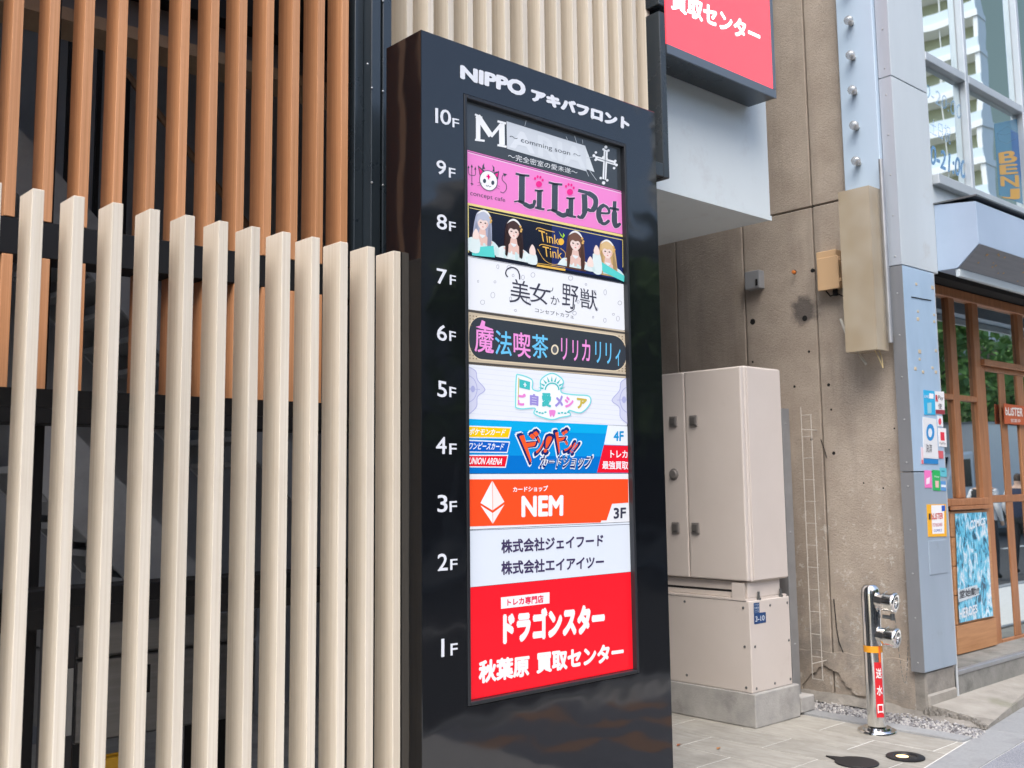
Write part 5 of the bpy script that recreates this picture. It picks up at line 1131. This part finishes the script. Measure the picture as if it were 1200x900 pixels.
# blue lettering and a poster behind the upper glass
cg = Canvas(1, NY+.0495, nb, 0)
def film(c):
    m = plain('window_film_%d_%d_%d' % c, srgb(*c), .3); m.node_tree.nodes['Principled BSDF'].inputs['Alpha'].default_value = .36 if c[2] > 200 else .66; return m
cg.mat = film; zH = zm_(1080, 90, 1/6)
BLU = (126, 178, 220)
cg.text('0-20:00', zH((20, 40), (282, 200), (282, 308), (25, 140)), BLU, .0, 1, .15, nm='window_lettering'); cg.text('土日祝', zH((60, 290), (205, 350), (205, 480), (62, 400)), (150, 192, 236), .0, 1, nm='window_lettering'); cg.text('0-21:00', zH((60, 470), (312, 590), (315, 725), (65, 615)), BLU, .02, 1, .15, nm='window_lettering')
cg.poly(zH((510, 330), (720, 285), (725, 900), (545, 830)), (74, 130, 160), 1, 'window_poster'); cg.poly(zH((625, 368), (680, 400), (725, 500), (725, 800), (640, 560)), (48, 104, 166), 2, 'window_poster')
for t, q in [('B', ((540, 535), (668, 510), (674, 600), (546, 612))), ('E', ((546, 620), (676, 610), (680, 680), (550, 690))), ('N', ((552, 700), (682, 690), (688, 775), (556, 770))), ('J', ((560, 790), (690, 785), (694, 870), (564, 850)))]: cg.text(t, zH(*q), (214, 168, 78), .03, 3, nm='window_lettering')
cg.stroke(zH((530, 400), (600, 350), (672, 380), (672, 430), (600, 470), (545, 450), (530, 400)), .5, (150, 190, 210), 3, 'window_drawing'); cg.stroke(zH((530, 400), (585, 410), (672, 380)), .5, (150, 190, 210), 3, 'window_drawing')

# ================================================================ THE STREET OPPOSITE (seen in the reflections)
def facade(name, label, x0, x1, y0, y1, h, mat, wmat, axis=1, fh=3.2, ww=1.6, gap=1.1, grp=None):
    t = thing(name, label, 'building', ((x0+x1)/2, (y0+y1)/2, 0), grp)
    box('wall', (x0, x1, y0, y1, 0, h), mat, t)
    me = None; n = int((x1-x0-gap)/(ww+gap)); z = 4.2
    while z+2.2 < h:
        for i in range(n):
            xx = x0+gap+i*(ww+gap); box('window', (xx, xx+ww, y1+.001, y1+.06, z, z+1.7), wmat, t)
        z += fh
    box('parapet', (x0-.1, x1+.1, y0-.1, y1+.1, h, h+.4), mat, t)
    box('shop_band', (x0+.2, x1-.2, y1+.001, y1+.08, .1, 3.0), wmat, t)
    return t
wdark = plain('far_window', (.03, .035, .04), .1)
fc = [plain('far_wall_%d' % i, c, .8) for i, c in enumerate([(.42, .40, .37), (.30, .27, .24), (.55, .54, .52), (.36, .22, .16), (.45, .46, .48)])]
xx = -34; rb_ = random.Random(2)
flab = ['tall grey rendered block across the street', 'tallest brown office block across the street', 'white rendered low building across the street beside the brown block', 'brick red narrow building across the street', 'pale grey low building across the street', 'low grey building with a shop band behind the street trees', 'low brown building behind the street trees', 'low white building behind the street trees', 'low brick red building behind the street trees']
flab0 = ['grey rendered low shop building across the street', 'brown office block across the street', 'white rendered building across the street', 'brick red narrow building across the street', 'pale grey corner building across the street']
hts = [14, 18, 9, 8, 7.5, 8, 9, 8, 7, 9]
for i in range(9):
    wd = rb_.uniform(8, 11); facade('street_building', flab[i], xx, xx+wd-.1, -24, -11.5, hts[i], fc[i % 5], wdark, grp='buildings across the street'); xx += wd
# white apartment tower with balconies, down the street
ap = thing('apartment_tower', 'tall white apartment tower with stacked balconies far down the street', 'building', (95, -40, 0))
awh = plain('tower_white', (.80, .80, .78), .7); agl = plain('tower_glass', (.40, .42, .27), .4); abl = plain('tower_rail', (.62, .70, .74), .3)
TX0 = 82.
box('core', (TX0+1.6, TX0+16, -62, -27.2, 0, 56), agl, ap)
box('pier', (TX0-.1, TX0+1.6, -36.3, -34.9, 0, 56), awh, ap); box('pier', (TX0-.1, TX0+1.6, -27.4, -27.0, 0, 56), awh, ap); box('pier', (TX0-.1, TX0+1.6, -46, -45.2, 0, 56), awh, ap)
for k in range(18):
    z = 2.+k*3.05
    box('balcony_slab', (TX0-.25, TX0+1.59, -62, -26.9, z, z+.55), awh, ap)
    box('balcony_rail', (TX0-.2, TX0-.14, -62, -27, z+.56, z+1.35), abl, ap)
    for yy in (-30.2, -33, -39, -42, -49): box('balcony_post', (TX0+.0, TX0+.08, yy, yy+.08, z+.551, z+3.04), awh, ap)
# street trees
lfm = rich('street_leaf', [(.08, .18, .03), (.13, .27, .05), (.20, .36, .08)], (2, 2, 2), (.5, .7))
lfm2 = rich('street_leaf_dark', [(.06, .13, .025), (.10, .21, .04), (.15, .28, .07)], (2, 2, 2), (.5, .7))
bark = rich('bark', [(.06, .045, .035), (.11, .09, .07)], (8, 8, 2), (.8, .95), bump=.4)
def tree(x, y, h, r, seed, mat, lab):
    rr = random.Random(seed); t = thing('street_tree', lab, 'tree', (x, y, 0), 'street trees along the far pavement')
    m = MB(); m.tube((x, y, .05), (x+.1, y, h*.45), .16, .11, 9)
    cl = []
    for k in range(9):
        a = k*2.4; e = (x+math.cos(a)*r*.6, y+math.sin(a)*r*.6, h*(.5+.4*rr.random())); m.tube((x+.1, y, h*(.3+.02*k)), e, .06, .02, 6); cl.append(e)
    m.build('trunk', bark, t)
    for k in range(26):
        while True:
            a = [rr.uniform(-1, 1) for _ in range(3)]
            if sum(q*q for q in a) < 1: break
        cl.append((x+a[0]*r, y+a[1]*r, h*.64+a[2]*h*.36))
    lf = MB()
    for c in cl:
        cr = r*rr.uniform(.22, .42)
        for k in range(110):
            d = Vector((rr.gauss(0, 1), rr.gauss(0, 1), rr.gauss(0, 1))).normalized()*cr*rr.uniform(.5, 1)
            p = Vector(c)+d; s = rr.uniform(.12, .24); u = Vector((rr.gauss(0, 1), rr.gauss(0, 1), rr.gauss(0, 1))).normalized(); v = u.orthogonal().normalized()
            lf.quad(p-u*s, p+v*s*.5, p+u*s, p-v*s*.5)
    o_ = org(t); me = bpy.data.meshes.new('crown'); me.from_pydata([tuple(Vector(v)-o_) for v in lf.v], [], lf.f); link('crown', me, mat, t)
for k, (x, y, h, r) in enumerate([(14, -8.0, 6.6, 2.2), (20, -8.2, 7.4, 2.5), (26, -8.0, 7.8, 2.7), (31.5, -8.2, 8.6, 2.9), (38, -8.1, 8.0, 2.8), (45, -8.2, 8.5, 2.9), (6.5, -8.2, 6.4, 2.1)]): tree(x, y, h, r, k, lfm if k % 2 else lfm2, 'leafy street tree on the far pavement across the road')
# white box truck parked across the road
def truck(x, y, lab):
    t = thing('box_truck', lab, 'truck', (x, y, 0)); wh = plain('truck_white', (.78, .79, .8), .3, coat=.5); gl = plain('truck_glass', (.02, .025, .03), .05); ty = plain('tyre', (.015, .015, .015), .8)
    box('cargo_box', (x-2.1, x+2.0, y-1.0, y+1.0, .8, 3.1), wh, t, .03); box('cargo_trim', (x-2.12, x+2.02, y-1.02, y+1.02, 3.06, 3.12), M['steel'], t)
    MB().prism([(x-2.2, .55), (x-3.9, .55), (x-3.95, 1.3), (x-3.45, 2.2), (x-2.2, 2.3)], 1, y-.92, y+.92).build('cab', wh, t, bevel=.05, seg=2)
    MB().prism([(x-2.45, 1.35), (x-3.6, 1.35), (x-3.3, 2.05), (x-2.45, 2.1)], 1, y-.935, y+.935).build('side_window', gl, t)
    MB().prism([(x-3.985, 1.32), (x-3.975, 1.33), (x-3.50, 2.14), (x-3.51, 2.13)], 1, y-.8, y+.8).build('windscreen', gl, t)
    box('chassis', (x-3.8, x+2.0, y-.8, y+.8, .45, .54), M['black'], t); box('bumper', (x-4.02, x-3.9, y-.9, y+.9, .35, .6), M['black'], t, .02)
    for wx in (x-3.1, x+1.1):
        for s in (-1, 1):
            w_ = MB().tube((wx, y+s*.92, .33), (wx, y+s*.66, .33), .38, n=20).build('wheel', ty, t); MB().tube((wx, y+s*.93, .33), (wx, y+s*.9, .33), .2, n=16).build('rim', M['steel'], w_)
    for s in (-1, 1): box('headlight', (x-4.0, x-3.93, y+s*.7-.14, y+s*.7+.14, .85, 1.0), plain('headlight', (.7, .7, .68), .1), t)
truck(30.5, -5.9, 'white box truck with a plain cargo body parked across the road')
truck(40.5, -5.9, 'white box truck parked further down behind another truck')

# two passers-by on the pavement, mirrored in the shop glass
def person(x, y, lab, vest, hairc):
    t = thing('person', lab, 'person', (x, y, -.05)); z0 = -.05
    J = {'pel': (0, 0, .95), 'sp': (0, 0, 1.15), 'ch': (.01, 0, 1.34), 'nk': (0, 0, 1.47), 'hd': (.02, 0, 1.58), 'tp': (.02, 0, 1.70)}
    R = {'pel': .15, 'sp': .14, 'ch': .155, 'nk': .062, 'hd': .092, 'tp': .07}
    E_ = [('pel', 'sp'), ('sp', 'ch'), ('ch', 'nk'), ('nk', 'hd'), ('hd', 'tp')]
    for s, nm in ((1, 'l'), (-1, 'r')):
        for k, p, r in (('sh', (0, s*.17, 1.38), .075), ('el', (-.03, s*.23, 1.12), .052), ('wr', (.12, s*.21, .92), .036), ('ha', (.17, s*.20, .86), .034), ('hip', (0, s*.09, .90), .11), ('kn', (.03+.06*s, s*.09, .50), .07), ('an', (-.02+.08*s, s*.09, .09), .048), ('to', (.14+.08*s, s*.10, .04), .04)): J[k+nm] = p; R[k+nm] = r
        E_ += [('ch', 'sh'+nm), ('sh'+nm, 'el'+nm), ('el'+nm, 'wr'+nm), ('wr'+nm, 'ha'+nm), ('pel', 'hip'+nm), ('hip'+nm, 'kn'+nm), ('kn'+nm, 'an'+nm), ('an'+nm, 'to'+nm)]
    ks = list(J); me = bpy.data.meshes.new('b'); me.from_pydata([J[k] for k in ks], [(ks.index(a), ks.index(b)) for a, b in E_], [])
    o = bpy.data.objects.new('b', me); COL.objects.link(o); sk = o.modifiers.new('s', 'SKIN'); o.modifiers.new('d', 'SUBSURF').levels = 2
    for i, k in enumerate(ks): me.skin_vertices[0].data[i].radius = (R[k], R[k]*(1.15 if k in ('ch', 'sp', 'pel') else 1)); me.skin_vertices[0].data[i].use_root = (k == 'pel')
    bpy.context.view_layer.update(); b = bpy.data.meshes.new_from_object(o.evaluated_get(bpy.context.evaluated_depsgraph_get())); bpy.data.objects.remove(o)
    for m_ in (plain('trousers', (.02, .022, .03), .8), plain('white_shirt', (.7, .7, .72), .8), plain('skin', (.55, .36, .27), .6), plain('black_shoe', (.01, .01, .01), .5), plain(vest[0], vest[1], .8), plain(hairc[0], hairc[1], .7)): b.materials.append(m_)
    for p in b.polygons:
        c = p.center; p.use_smooth = True; ay = abs(c[1])
        p.material_index = 3 if c[2] < .08 else 0 if c[2] < .95 and ay < .19 else 2 if c[2] < .93 else 2 if c[2] > 1.44 else 4 if ay < .16 else 1
        if c[2] > 1.55 and (c[0] < .06 or c[2] > 1.67): p.material_index = 5
    link('body', b, None, t)
    nose = MB().tube((x+.10, y, z0+1.575), (x+.135, y, z0+1.56), .016, .012, 6).build('nose', plain('skin', (.55, .36, .27), .6), t)
person(17.0, .15, 'person in a white shirt and black vest walking along the road', ('black_vest', (.012, .012, .014)), ('dark_hair', (.02, .015, .012)))
person(18.4, .12, 'person in a white shirt and dark blue vest walking along the road', ('navy_vest', (.02, .03, .07)), ('brown_hair', (.05, .03, .02)))
